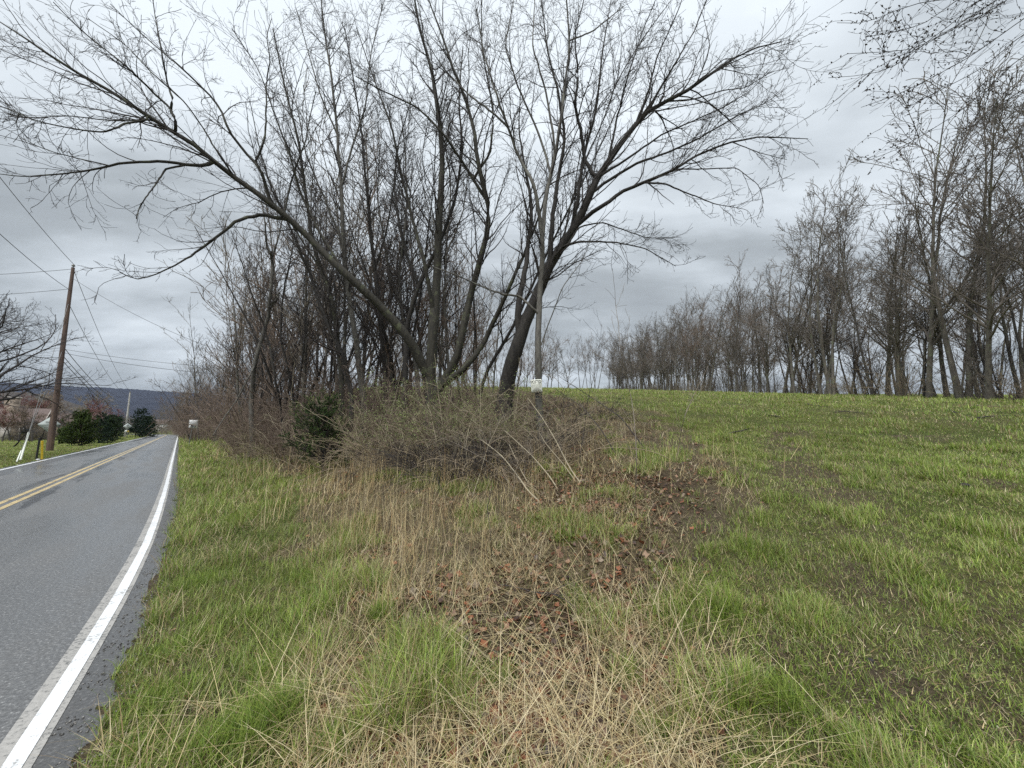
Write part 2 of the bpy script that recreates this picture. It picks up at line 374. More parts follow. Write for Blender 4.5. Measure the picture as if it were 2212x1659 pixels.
def bush(rng, name, H, n=30, spread=0.5, dens=(3.5, 5), twig=0.004, tw='twig_brown', leaf=None, leafn=0, loc=(0, 0, 0), arch=0.0, r=0.012, rad=0.35, leafsize=0.02, K=9):
    root = empty(name, loc)
    a = rng.uniform(0, 2 * math.pi, n); q = rng.uniform(0, 1, n) ** 0.5
    P0 = np.stack([np.cos(a) * q * rad, np.sin(a) * q * rad, np.full(n, -0.1)], 1)
    D = np.stack([np.cos(a) * spread * q, np.sin(a) * spread * q, np.ones(n)], 1) + rng.normal(size=(n, 3)) * 0.12
    P, R = run(rng, P0, D, H * rng.uniform(0.45, 1.25, n), r * rng.uniform(0.6, 1.3, n), K, wob=0.09, up=-arch, taper=0.8, rmin=twig)
    g = Geo(); g.add(*tubes(P, R, 4))
    p, d, L, rr, _ = children(rng, P, R, dens=dens[0], tmin=0.15, ang=(0.4, 1.1), lf=0.38, lmin=0.2, rf=0.6, rmin=twig)
    P1, R1 = run(rng, p, d, L, rr, 5, wob=0.16, up=-arch * 0.5, taper=0.7, rmin=twig * 0.8); g.add(*tubes(P1, R1, 3))
    p, d, L, rr, _ = children(rng, P1, R1, dens=dens[1], tmin=0.15, ang=(0.4, 1.1), lf=0.45, lmin=0.1, rf=0.7, rmin=twig * 0.8)
    P2, R2 = run(rng, p, d, L, rr, 4, wob=0.18, up=0, taper=0.5, rmin=twig * 0.7); g.add(*tubes(P2, R2, 3))
    g.build('stems', M[tw], root)
    if leafn:
        V, Q, C = small_leaves(rng, np.concatenate([P2, P1[:, 1:, :][:, :4]], 0) if P1.shape[1] >= 5 else P2, leafn, leafsize, leaf, 46000)
        mesh_np('leaves', V, Q, None, M['leaf_green'], root, C)['kind'] = 'stuff'
    return root
def evergreen(rng, name, H, rb, loc=(0, 0, 0), shape='cone', col=((0.02, 0.045, 0.018), (0.04, 0.075, 0.025), (0.06, 0.10, 0.03)), ns=0.14, n1=90, tilt=0.1, fill=1.0, bk='bark_wet', lean=0.0):
    root = empty(name, loc)
    P = np.array([[[lean * z, 0, z] for z in np.linspace(-0.2, H * 0.97, 8)]]); R = np.linspace(0.03 * H / 3 + 0.02, 0.012, 8)[None]
    g = Geo(); g.add(*tubes(P, R, 7)); g.build('trunk', M[bk], root, True)
    z = H * (0.05 + 0.93 * rng.random(n1) ** (0.85)); t = z / H; a = rng.uniform(0, 2 * math.pi, n1)
    if shape == 'cone': L = rb * (1 - t) ** 0.8 * rng.uniform(0.75, 1.15, n1) + 0.12 * H * 0.1; el = np.full(n1, tilt)
    else: L = rb * np.sqrt(np.clip(1 - ((t - 0.45) / 0.58) ** 2, 0.03, 1)) * rng.uniform(0.7, 1.15, n1); el = tilt + t * 1.0
    D = np.stack([np.cos(a) * np.cos(el), np.sin(a) * np.cos(el), np.sin(el)], 1)
    P0 = np.stack([lean * z, 0 * z, z - L * 0.2], 1)
    P1, R1 = run(rng, P0, D, L, np.full(n1, 0.02), 6, wob=0.08, up=0.04, taper=0.8, rmin=0.004); g = Geo(); g.add(*tubes(P1, R1, 3))
    p, d, l2, rr, _ = children(rng, P1, R1, dens=9 / max(0.6, H / 3) * fill, tmin=0.2, ang=(0.4, 0.9), lf=0.4, lmin=0.12, rf=0.6, flat=0.4)
    P2, R2 = run(rng, p, d, l2, rr, 4, wob=0.12, up=0.02, taper=0.6, rmin=0.003); g.add(*tubes(P2, R2, 3)); g.build('branches', M['twig_dark'], root)
    # needle sprays along every twig
    n, K, _ = P2.shape; m = min(42000, int(n * 16 * fill)); i = rng.integers(0, n, m); f = rng.random(m) * (K - 1.01); k = f.astype(int); w = (f - k)[:, None]
    c = P2[i, k] * (1 - w) + P2[i, k + 1] * w; T = unit(P2[i, k + 1] - P2[i, k]); q = unit(rng.normal(size=(m, 3)))
    D = unit(T * 0.8 + q * 0.8); s = ns * rng.uniform(0.6, 1.3, m)[:, None]; b = unit(np.cross(D, q)) * s * 0.16
    V = np.stack([c - b, c + b, c + D * s], 1).reshape(-1, 3)
    cc = np.asarray(col)[rng.integers(0, len(col), m)] * rng.uniform(0.7, 1.3, (m, 1))
    mesh_np('needles', V, None, np.arange(m * 3).reshape(m, 3), M['needle'], root, np.repeat(cc, 3, 0))
    return root
#==SETTING==
# ------------------------------------------------------------------ ground zones
def inpoly(px, py, poly):
    c = np.zeros(px.shape, bool); n = len(poly)
    for i in range(n):
        x1, y1 = poly[i]; x2, y2 = poly[(i + 1) % n]
        if y1 == y2: continue
        k = ((y1 > py) != (y2 > py)) & (px < (x2 - x1) * (py - y1) / (y2 - y1) + x1); c ^= k
    return c
def Gp(poly): return [tuple(G(px, py)[:2]) for px, py in poly]
CENTRAL = Gp([(430, 945), (650, 960), (900, 990), (1180, 905), (1290, 872), (1420, 905), (1470, 950), (1530, 990), (1620, 1050), (1600, 1110), (1450, 1160), (1430, 1250), (1470, 1400), (1620, 1640), (1660, 1900), (560, 1900), (600, 1560), (620, 1330), (640, 1180), (650, 1060), (580, 985)])
TRACK = Gp([(1650, 925), (1740, 905), (1780, 940), (1790, 1000), (1850, 1090), (1930, 1170), (1880, 1190), (1800, 1120), (1750, 1060), (1700, 1000), (1640, 955)])
BARE = [Gp([(1420, 1040), (1560, 1065), (1600, 1095), (1480, 1150), (1380, 1165), (1360, 1100)]), Gp([(1800, 1235), (1900, 1215), (1950, 1260), (1850, 1285)]),
        Gp([(1330, 935), (1500, 945), (1540, 975), (1400, 985)]), Gp([(1940, 935), (2010, 930), (2100, 955), (1960, 960)])]
LITTER = [Gp([(1150, 1240), (1420, 1230), (1430, 1330), (1300, 1420), (1150, 1400)]), Gp([(1100, 1400), (1380, 1420), (1400, 1700), (860, 1700), (1000, 1500)]),
          Gp([(1180, 1000), (1500, 1020), (1400, 1200), (1100, 1180)]), Gp([(900, 1330), (1080, 1360), (1000, 1480), (850, 1470)])]
SCRUB = Gp([(415, 937), (600, 965), (850, 1008), (1000, 1040), (1130, 1028), (1240, 960), (1300, 905)]) + [tuple(base_at(px, Y)[:2]) for px, Y in ((1290, 20), (1150, 34), (900, 40), (600, 60), (430, 110), (405, 110))]
def soft(x, y, poly, w=0.5, seed=3, k0=0.3, k1=0.05):
    """noisy-edged membership of a world-space polygon (average over shifted tests)"""
    s = 0; d = np.hypot(x, y)
    nx = (fbm(x * 1.1, y * 1.1, seed, 3) - 0.5) * (k0 + d * k1); ny = (fbm(x * 1.1, y * 1.1, seed + 11, 3) - 0.5) * (k0 + d * k1)
    k = 0
    for a in (-1, 0, 1):
        for b in (-1, 0, 1):
            ww = w * (0.12 + 0.06 * d); s = s + inpoly(x + nx + a * ww, y + ny + b * ww, poly); k += 1
    return s / k
def zones(x, y, e):
    """green, straw, bare soil, leaf litter amounts"""
    d = np.hypot(x, y); cen = soft(x, y, CENTRAL, 0.5, 3, 0.5, 0.18); scr = soft(x, y, SCRUB, 0.5, 41)
    dirt = soft(x, y, TRACK, 0.7, 55)
    for i, b in enumerate(BARE): dirt = np.maximum(dirt, soft(x, y, b, 0.6, 60 + i) * 0.95)
    fn = fbm(x * 0.7, y * 0.7, 77, 4); spots = sstep(0.60, 0.74, fbm(x * 0.45 + 9, y * 0.45, 80, 4))
    field = (e > 0.3) * (1 - cen)
    dirt = np.maximum(dirt * sstep(0.12, 0.42, fbm(x * 1.6, y * 1.6, 78, 4) + 0.08), spots * 0.6 * field * (d < 60) * sstep(0.5, 0.62, fbm(x * 2.2, y * 2.2, 181, 3) + 0.08))
    lit = np.zeros_like(x)
    for i, b in enumerate(LITTER): lit = np.maximum(lit, soft(x, y, b, 0.6, 90 + i))
    lit = np.maximum(lit, 0.5 * cen * sstep(0.5, 0.62, fbm(x * 1.1, y * 1.1, 101, 3))); lit = np.maximum(lit, 0.6 * scr)
    verge = (1 - sstep(1.1 + 0.02 * d, 2.6 + 0.05 * d, e)) * (e > 0.2)
    tuft = sstep(0.52, 0.66, fbm(x * 1.7, y * 1.7, 111, 3))
    g = np.maximum(field * (0.76 + 0.30 * tuft) * (0.64 + 0.46 * sstep(0.35, 0.6, fbm(x * 0.25 + 4, y * 0.25, 171, 3))) * (1 - 0.93 * dirt), cen * (0.30 + 0.65 * tuft) * (1 - 0.7 * dirt)) ; g = g * (1 - 0.85 * scr)
    g = np.maximum(g, verge * (0.10 + 0.90 * sstep(0.40, 0.66, fbm(x * 2.1, y * 2.1, 211, 3))))
    s = np.clip(cen * (0.75 + 0.5 * (fn > 0.5)) * (1 - 0.6 * dirt) + 0.42 * field * (1 - verge) + 0.62 * verge * (1 - sstep(0.42, 0.64, fbm(x * 2.1, y * 2.1, 211, 3))), 0, 1.2)
    g = np.where(e < -ROAD_W, 1.0, g); s = np.where(e < -ROAD_W, 0.0, s); dirt = np.where(e < -ROAD_W, 0, dirt); lit = np.where(e < 0, 0, lit)
    return g, s, dirt, lit

def build_ground():
    rr = np.r_[np.geomspace(0.25, 300, 560), np.geomspace(310, 9000, 60)]; na = 900
    th = np.linspace(0, 2 * math.pi, na, endpoint=False)
    X = rr[:, None] * np.sin(th)[None]; Y = rr[:, None] * np.cos(th)[None]
    x = np.r_[0, X.ravel()]; y = np.r_[0, Y.ravel()]
    e = road_e(x, y); z = ground_z(x, y, e); g, s, dirt, lit = zones(x, y, e)
    V = np.stack([x, y, z], 1); idx = 1 + np.arange(len(rr) * na).reshape(len(rr), na)
    a = idx[:-1]; b = np.roll(a, -1, 1); d = idx[1:]; c = np.roll(d, -1, 1)
    Q = np.stack([a, d, c, b], -1).reshape(-1, 4)
    T = [[0, idx[0, i], idx[0, (i + 1) % na]] for i in range(na)]; T = [[t[0], t[2], t[1]] for t in T]
    m, nt, bs = new_mat('ground_soil_and_turf')
    def A(n):
        q = nt.nodes.new('ShaderNodeAttribute'); q.attribute_name = n; return q.outputs['Fac']
    n1 = noise(nt, 2.3, 8, 0.65); n2 = noise(nt, 14, 6, 0.7); n3 = noise(nt, 0.25, 5, 0.6); n4 = noise(nt, 55, 3, 0.7)
    soil = ramp(nt, n2, [(0.3, (0.045, 0.034, 0.024)), (0.55, (0.120, 0.092, 0.066)), (0.75, (0.24, 0.195, 0.145))])
    grn = ramp(nt, n2, [(0.3, (0.045, 0.050, 0.020)), (0.52, (0.120, 0.140, 0.040)), (0.75, (0.24, 0.27, 0.09))])
    grn2 = ramp(nt, n3, [(0.35, (0.75, 0.8, 0.8)), (0.65, (1.25, 1.15, 1.0))]); grn = mixc(nt, 1.0, grn, grn2, 'MULTIPLY')
    stw = ramp(nt, n4, [(0.3, (0.055, 0.042, 0.025)), (0.5, (0.19, 0.152, 0.085)), (0.75, (0.40, 0.33, 0.195))])
    ltr = ramp(nt, n2, [(0.3, (0.025, 0.016, 0.012)), (0.5, (0.075, 0.042, 0.026)), (0.75, (0.15, 0.075, 0.04))])
    c = soil
    c = mixc(nt, mathn(nt, 'MULTIPLY', A('straw'), ramp(nt, n1, [(0.35, (0.35,) * 3), (0.6, (0.8,) * 3)])), c, stw)
    c = mixc(nt, mathn(nt, 'MULTIPLY', A('litter'), ramp(nt, n1, [(0.35, (0.9,) * 3), (0.7, (0.4,) * 3)])), c, ltr)
    f = mathn(nt, 'SUBTRACT', mathn(nt, 'ADD', mathn(nt, 'MULTIPLY', A('green'), 1.35), n2), 0.85, True)
    f = ramp(nt, f, [(0.1, (0, 0, 0)), (0.45, (1, 1, 1))])
    c = mixc(nt, f, c, grn)
    c = mixc(nt, A('far'), c, ramp(nt, n3, [(0.3, (0.06, 0.055, 0.035)), (0.7, (0.09, 0.10, 0.045))]))
    nt.links.new(c, bs.inputs['Base Color']); bs.inputs['Roughness'].default_value = 0.95; bs.inputs['Specular IOR Level'].default_value = 0.15
    bump(nt, bs, mathn(nt, 'ADD', n2, mathn(nt, 'MULTIPLY', n4, 0.6)), 1.0, 0.10)
    far = sstep(220, 420, np.hypot(x, y))
    g = g * np.where(s < 0.5, 0.80 + 0.20 * sstep(1.5, 9, np.hypot(x, y)), 0.35 + 0.65 * sstep(1.5, 11, np.hypot(x, y)))
    o = mesh_np('ground', V, Q, T, m, None, None, True, {'green': g, 'straw': s, 'dirt': dirt, 'litter': lit, 'far': far})
    return struct(o)
build_ground()

def strip(name, o0, o1, mat, lift, parent=None, vlo=0.0, vhi=1e9, wob=0.0, seed=1, K=2):
    """a ribbon following the road between two offsets left of the right-hand edge line"""
    sel = (RLD >= vlo) & (RLD <= vhi); P = RLS[sel]; N = RNL[sel]; D = RLD[sel]
    w0 = o0 + wob * (vnoise(D * 1.3, D * 0 + 0.5, seed) - 0.5); w1 = o1 + wob * (vnoise(D * 1.3, D * 0 + 9.5, seed) - 0.5)
    rows = []
    us = []
    for k in range(K):
        f = k / (K - 1); w = w0 * (1 - f) + w1 * f; xy = P + N * w[:, None]
        d = np.hypot(xy[:, 0], xy[:, 1]); rows.append(np.c_[xy, lift + 0.0003 * d]); us.append(w)
    V = np.stack(rows, 1).reshape(-1, 3); n = len(P); idx = np.arange(n * K).reshape(n, K)
    Q = np.stack([idx[:-1, :-1], idx[1:, :-1], idx[1:, 1:], idx[:-1, 1:]], -1).reshape(-1, 4)
    U = np.stack(us, 1).ravel(); VV = np.repeat(D, K)
    return mesh_np(name, V, Q[:, ::-1], None, mat, parent, None, False, {'across': U, 'along': VV})
def build_road():
    m, nt, b = new_mat('wet_asphalt')
    ac = nt.nodes.new('ShaderNodeAttribute'); ac.attribute_name = 'across'; al = nt.nodes.new('ShaderNodeAttribute'); al.attribute_name = 'along'
    u = ac.outputs['Fac']; v = al.outputs['Fac']
    comb = nt.nodes.new('ShaderNodeCombineXYZ'); nt.links.new(mathn(nt, 'MULTIPLY', u, 1.1), comb.inputs[0]); nt.links.new(mathn(nt, 'MULTIPLY', v, 0.16), comb.inputs[1])
    big = noise(nt, 1.0, 5, 0.6, comb.outputs[0]); sp = noise(nt, 42, 2, 0.85); sp2 = noise(nt, 9, 5, 0.6)
    c = ramp(nt, sp, [(0.34, (0.018, 0.018, 0.018)), (0.50, (0.08, 0.08, 0.08)), (0.62, (0.17, 0.17, 0.168)), (0.72, (0.52, 0.52, 0.50))])
    c = mixc(nt, 0.42, c, ramp(nt, big, [(0.3, (0.095, 0.095, 0.095)), (0.7, (0.215, 0.215, 0.215))]))
    # dark tar-filled seams beside the centre line and along the far edge
    def band(c0, w, soft=0.04):
        d = mathn(nt, 'ABSOLUTE', mathn(nt, 'SUBTRACT', mathn(nt, 'ADD', u, mathn(nt, 'MULTIPLY', mathn(nt, 'SUBTRACT', big, 0.5), 0.55)), c0))
        return ramp(nt, mathn(nt, 'MULTIPLY', d, 1.0), [(max(0, w - soft), (1, 1, 1)), (w + soft, (0, 0, 0))])
    brk = ramp(nt, noise(nt, 2.2, 4, 0.6, comb.outputs[0]), [(0.46, (0, 0, 0)), (0.52, (1, 1, 1))])
    c = mixc(nt, mathn(nt, 'MULTIPLY', mathn(nt, 'MULTIPLY', band(2.42, 0.15), brk), 0.85), c, (0.018, 0.018, 0.02))
    c = mixc(nt, mathn(nt, 'MULTIPLY', mathn(nt, 'MULTIPLY', band(3.13, 0.11), brk), 0.7), c, (0.018, 0.018, 0.02))
    dl = ramp(nt, mathn(nt, 'SUBTRACT', u, 4.7), [(0.0, (0, 0, 0)), (0.05, (1, 1, 1))])
    c = mixc(nt, mathn(nt, 'MULTIPLY', dl, 0.5), c, (0.045, 0.045, 0.05))
    dr = ramp(nt, mathn(nt, 'SUBTRACT', mathn(nt, 'MULTIPLY', u, -1.0), mathn(nt, 'ADD', -0.02, mathn(nt, 'MULTIPLY', sp2, 0.1))), [(0.0, (0, 0, 0)), (0.06, (1, 1, 1))])
    c = mixc(nt, mathn(nt, 'MULTIPLY', dr, 0.45), c, (0.035, 0.032, 0.03))
    nt.links.new(c, b.inputs['Base Color'])
    wet = ramp(nt, mathn(nt, 'ADD', mathn(nt, 'MULTIPLY', big, 0.8), mathn(nt, 'MULTIPLY', sp2, 0.2)), [(0.42, (0.17,) * 3), (0.50, (0.30,) * 3), (0.58, (0.54,) * 3)])
    nt.links.new(wet, b.inputs['Roughness']); b.inputs['Specular IOR Level'].default_value = 0.6
    bump(nt, b, mathn(nt, 'ADD', sp, mathn(nt, 'MULTIPLY', sp2, 0.2)), 0.5, 0.006)
    road = struct(strip('road', -0.55, ROAD_W + 0.4, m, 0.0, None, wob=0.0, seed=4, K=9))
    def paint(name, col, under, thr, rough=0.45, scale=38):
        m, nt, b = new_mat(name); n = noise(nt, scale, 5, 0.7); n2 = noise(nt, 3.0, 5, 0.6)
        f = ramp(nt, mathn(nt, 'ADD', mathn(nt, 'MULTIPLY', n, 0.65), mathn(nt, 'MULTIPLY', n2, 0.35)), [(thr - 0.04, under), (thr + 0.03, tuple(v * 0.86 for v in col)), (thr + 0.14, col)])
        nt.links.new(f, b.inputs['Base Color']); b.inputs['Roughness'].default_value = rough; bump(nt, b, n, 0.4, 0.005); return m
    wo = paint('worn_old_white_paint', (0.40, 0.385, 0.36), (0.13, 0.13, 0.125), 0.45); wn = paint('white_paint', (0.82, 0.83, 0.84), (0.30, 0.30, 0.29), 0.42)
    ye = paint('yellow_paint', (0.60, 0.46, 0.22), (0.15, 0.135, 0.11), 0.455)
    tag(strip('edge_line', -0.085, 0.115, wo, 0.004, road, seed=5), 'wide worn white edge line under the newer stripe', None)
    tag(strip('edge_line', -0.048, 0.038, wn, 0.008, road, wob=0.012, seed=6), 'narrow bright white stripe along the near edge', None)
    strip('edge_line', ROAD_W - 0.06, ROAD_W + 0.06, wn, 0.004, road, seed=7)
    strip('center_line', 2.60, 2.71, ye, 0.004, road, seed=8); strip('center_line', 2.83, 2.94, ye, 0.004, road, seed=9)
build_road()

# far ridge and a nearer low wooded rise
def build_ridge():
    m, nt, b = new_mat('leafless_forest_on_ridge')
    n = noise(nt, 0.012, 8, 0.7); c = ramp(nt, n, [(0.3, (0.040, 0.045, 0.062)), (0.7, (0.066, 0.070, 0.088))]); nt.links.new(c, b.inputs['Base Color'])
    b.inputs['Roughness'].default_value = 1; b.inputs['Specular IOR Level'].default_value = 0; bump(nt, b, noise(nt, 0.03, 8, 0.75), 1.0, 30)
    def rid(name, prof, Y0, Y1, mat, rough, seed):
        # profile: (px, py) of the skyline -> height at depth Y0; front slope from Y1
        px = np.array([p[0] for p in prof], float); py = np.array([p[1] for p in prof], float)
        xs = np.linspace(px[0], px[-1], 520); ys = np.interp(xs, px, py); V = []
        K = 26
        for a, bb in zip(xs, ys):
            r1, r2 = ray(a, bb); top = EYE + r2 * Y0
            for k in range(K):
                t = k / (K - 1)
                if t <= 0.75: q = t / 0.75; Y = Y1 + (Y0 - Y1) * q; z = top * (q ** 1.15)
                else: q = (t - 0.75) / 0.25; Y = Y0 + (Y0 - Y1) * 0.8 * q; z = top * (1 - q)
                V.append((r1 * Y, Y, z))
        V = np.array(V); nn = (fbm(V[:, 0] / rough, V[:, 1] / rough, seed, 5) - 0.5); hh = V[:, 2].copy()
        V[:, 2] += nn * 0.22 * hh * (1 - np.abs(np.tile(np.arange(K) / (K - 1), 520) - 0.75) * 1.2 > 0.3) * 0.35
        tr = hash2(np.arange(len(V)), np.arange(len(V)) * 0 + seed, 3); V[:, 2] += tr * 0.018 * hh
        V[:, 2] -= 3
        idx = np.arange(520 * K).reshape(520, K); Q = np.stack([idx[:-1, :-1], idx[1:, :-1], idx[1:, 1:], idx[:-1, 1:]], -1).reshape(-1, 4)
        return struct(mesh_np(name, V, Q, None, mat, None, None, False))
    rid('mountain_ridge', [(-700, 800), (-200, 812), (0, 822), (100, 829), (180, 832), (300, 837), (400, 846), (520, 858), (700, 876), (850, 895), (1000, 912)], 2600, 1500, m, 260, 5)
    m2, nt, b = new_mat('near_wooded_slope'); n = noise(nt, 0.06, 8, 0.75); c = ramp(nt, n, [(0.3, (0.050, 0.042, 0.038)), (0.7, (0.115, 0.095, 0.075))]); nt.links.new(c, b.inputs['Base Color'])
    b.inputs['Roughness'].default_value = 1; bump(nt, b, noise(nt, 0.3, 6, 0.8), 1.0, 4)
    rid('wooded_hill', [(-800, 835), (-200, 832), (0, 838), (60, 842), (110, 850), (150, 862), (200, 882), (260, 897), (330, 903), (420, 905), (600, 915), (760, 925)], 620, 380, m2, 60, 8)
build_ridge()

# ------------------------------------------------------------------ grass, straw and leaf litter
GREENS = np.array([(0.145, 0.210, 0.030), (0.190, 0.255, 0.042), (0.245, 0.300, 0.065), (0.110, 0.175, 0.030), (0.290, 0.310, 0.110), (0.17, 0.225, 0.075)])
STRAWS = np.array([(0.58, 0.48, 0.26), (0.47, 0.37, 0.20), (0.68, 0.58, 0.37), (0.36, 0.26, 0.14), (0.52, 0.44, 0.27), (0.42, 0.29, 0.15)])
def blades(rng, x, y, z, L, W, lean, cols, flop=0.5, tip=1.15, K=4, droopmax=99):
    n = len(x); a = rng.uniform(0, 2 * math.pi, n); d = np.stack([np.cos(a), np.sin(a)], 1); b = np.stack([-np.sin(a), np.cos(a)], 1)
    fl = flop * rng.uniform(0.3, 1.4, n); P = []
    cur = np.stack([x, y, z - 0.01], 1); ang = lean
    V = np.empty((n, 2 * (K - 1) + 1, 3))
    for k in range(K):
        w = W * (1 - (k / (K - 1)) ** 1.6) * 0.5
        if k < K - 1:
            V[:, 2 * k, :2] = cur[:, :2] - b * w[:, None]; V[:, 2 * k + 1, :2] = cur[:, :2] + b * w[:, None]; V[:, 2 * k, 2] = cur[:, 2]; V[:, 2 * k + 1, 2] = cur[:, 2]
        else: V[:, 2 * k] = cur
        h = L / (K - 1); cur = cur + np.stack([d[:, 0] * np.sin(ang) * h, d[:, 1] * np.sin(ang) * h, np.cos(ang) * h], 1); ang = np.minimum(ang + fl, 1.62)
    m = 2 * (K - 1) + 1; base = (np.arange(n) * m)[:, None]
    Q = [base + np.array([2 * k, 2 * k + 1, 2 * k + 3, 2 * k + 2])[None] for k in range(K - 2)]; Q = np.stack(Q, 1).reshape(-1, 4)
    T = base + np.array([2 * (K - 2), 2 * (K - 2) + 1, 2 * (K - 1)])[None]
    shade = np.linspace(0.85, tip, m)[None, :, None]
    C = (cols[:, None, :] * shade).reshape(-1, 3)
    return V.reshape(-1, 3), Q, T, C
def scatter(rng, n, r0, r1, a0=-66, a1=66, p=0.5):
    u = rng.random(n); q = 1 - p; r = (r0 ** q + u * (r1 ** q - r0 ** q)) ** (1 / q); a = np.radians(rng.uniform(a0, a1, n)); return r * np.sin(a), r * np.cos(a)
def build_grass():
    rng = np.random.default_rng(11)
    x, y = scatter(rng, 1150000, 0.7, 150, p=0.55); e = road_e(x, y); g, s, dirt, lit = zones(x, y, e); d = np.hypot(x, y)
    x2, y2 = scatter(rng, 420000, 1.2, 14, -25, 64, 0.2); e2 = road_e(x2, y2); g2, s2, d2_, l2_ = zones(x2, y2, e2); g2 = g2 * (s2 < 0.5); x, y, e, g, s = [np.concatenate(q) for q in ((x, x2), (y, y2), (e, e2), (g, g2), (s, s2))]; d = np.hypot(x, y)
    keep = (rng.random(len(x)) < np.clip(g, 0, 1) ** np.where(s < 0.5, 0.95, 1.2)) & ((e > 0.16 + 0.1 * rng.random(len(x))) | (e < -ROAD_W - 0.2))
    x, y, e, g, s, d = [v[keep] for v in (x, y, e, g, s, d)]; z = ground_z(x, y, e)
    cen = s > 0.5; n = len(x); tall = fbm(x * 1.7, y * 1.7, 111, 3); tf = sstep(0.5, 0.7, tall)
    verge = (e > 0) & (e < 2.0 + 0.04 * d)
    L = (0.055 + 0.13 * tf) * rng.uniform(0.5, 1.4, n); L = np.where(verge, L * 1.45 + 0.03, L); L = np.where(e < -ROAD_W, 0.05, L); L = np.where((~verge) & (~cen), L * 0.95, L)
    L = L * (1 + d / 60)
    W = 0.0036 * rng.uniform(0.6, 1.4, n) * np.maximum(1, d / 5.5) * (1 + 0.5 * tf)
    cl = GREENS[rng.integers(0, len(GREENS), n)] * rng.uniform(0.8, 1.5, (n, 1))
    br = fbm(x * 0.5, y * 0.5, 131, 3)[:, None]; cl = cl * (0.72 + 0.85 * br) * rng.uniform(0.7, 1.3, (n, 1))
    old = rng.random(n) < np.where(cen, 0.25, 0.22); cl[old] = STRAWS[rng.integers(0, len(STRAWS), old.sum())] * 0.8
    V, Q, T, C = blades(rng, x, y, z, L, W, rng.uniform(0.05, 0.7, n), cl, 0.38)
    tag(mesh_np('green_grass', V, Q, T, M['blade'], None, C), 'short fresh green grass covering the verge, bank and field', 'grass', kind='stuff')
    # broad leaved weeds low in the field turf
    x, y = scatter(rng, 170000, 0.9, 40, -40, 66, 0.55); e = road_e(x, y); g, s, dirt, lit = zones(x, y, e)
    k = (rng.random(len(x)) < (s < 0.45) * 0.7 + 0.1) & (e > 0.5); x, y, e = x[k], y[k], e[k]; z = ground_z(x, y, e); n = len(x); d = np.hypot(x, y)
    a = unit(np.c_[rng.normal(size=(n, 2)), rng.uniform(-0.1, 0.6, n)]); b = unit(np.cross(a, np.array([0, 0, 1.0]))); sz = (0.0058 * rng.uniform(0.4, 1.7, n) * np.maximum(1, d / 7))[:, None]
    c = np.stack([x, y, z + 0.012], 1); V = np.stack([c, c + a * sz + b * sz * .6, c + a * sz * 2, c + a * sz - b * sz * .6], 1).reshape(-1, 3)
    col = GREENS[rng.integers(0, 6, n)] * rng.uniform(0.9, 1.5, (n, 1)); pale = rng.random(n) < 0.3; col[pale] = np.array([(0.34, 0.31, 0.2), (0.16, 0.11, 0.07), (0.08, 0.055, 0.04), (0.45, 0.4, 0.3)])[rng.integers(0, 4, pale.sum())]
    tag(mesh_np('low_weeds', V, np.arange(n * 4).reshape(n, 4), None, M['blade'], None, np.repeat(col, 4, 0)), 'tiny broad leaved weeds and clippings among the field turf', 'weeds', kind='stuff')
    # flattened dead straw
    x, y = scatter(rng, 420000, 0.8, 90, p=0.38); e = road_e(x, y); g, s, dirt, lit = zones(x, y, e); d = np.hypot(x, y)
    clump = sstep(0.35, 0.65, fbm(x * 1.3, y * 1.3, 141, 3))
    k = (rng.random(len(x)) < s * (0.3 + 0.7 * clump)) & (e > 0.35); x, y, e, d, s = x[k], y[k], e[k], d[k], s[k]; z = ground_z(x, y, e); n = len(x)
    L = rng.uniform(0.06, 0.36, n) * np.where(s > 0.6, 1.0, 0.33); lean = rng.uniform(0.6, 1.55, n); W = 0.0030 * rng.uniform(0.6, 1.6, n) * np.maximum(1, d / 5)
    cl = STRAWS[rng.integers(0, len(STRAWS), n)] * rng.uniform(0.6, 1.25, (n, 1))
    V, Q, T, C = blades(rng, x, y, z + rng.uniform(0.005, 0.05, n), L, W, lean, cl, 0.12, 1.05)
    tag(mesh_np('dead_straw', V, Q, T, M['straw'], None, C), 'flattened dead tan grass lying over the bank', 'dead grass', kind='stuff')
    # long thin stalks lying criss-cross close to the camera, and standing ones further back
    ctr = [G(1180, 1420), G(1250, 1560), G(1050, 1380), G(1420, 1480), G(980, 1500), G(1300, 1620), G(700, 1600), G(1120, 1270), G(1320, 1350), G(600, 1560), G(1500, 1560), G(1130, 1640), G(1400, 1640), G(860, 1620)]
    xs = []; ys = []
    for c in ctr:
        xs.append(c[0] + rng.normal(size=60) * 0.26 * (0.5 + c[1] / 4)); ys.append(c[1] + rng.normal(size=60) * 0.24 * (0.5 + c[1] / 4))
    x = np.concatenate(xs); y = np.concatenate(ys); k = y > 0.9; x, y = x[k], y[k]; n = len(x); z = ground_z(x, y)
    V, Q, T, C = blades(rng, x, y, z + 0.02, rng.uniform(0.3, 0.85, n), 0.0034 * rng.uniform(0.7, 1.3, n), rng.uniform(0.9, 1.45, n), STRAWS[rng.integers(0, 3, n)] * rng.uniform(0.9, 1.3, (n, 1)), 0.14, 1.1)
    g1 = Geo(); g1.add(V, Q, T, C)
    V, Q, T, C = blades(rng, *(lambda c, m: (c[0], c[1], c[2]))(*[(lambda a: (a[:, 0], a[:, 1], a[:, 2]))(standing_pts(rng)), 0]), *standing_rest(rng), 0.05, 1.1)
    g1.add(V, Q, T, C)
    tag(g1.build('dry_stalks', M['straw']), 'long thin straw coloured stalks, some standing, some fallen criss-cross', 'dry stalks', kind='stuff')
    # leaf litter
    x, y = scatter(rng, 70000, 0.9, 22, -50, 60, p=0.3); e = road_e(x, y); g, s, dirt, lit = zones(x, y, e)
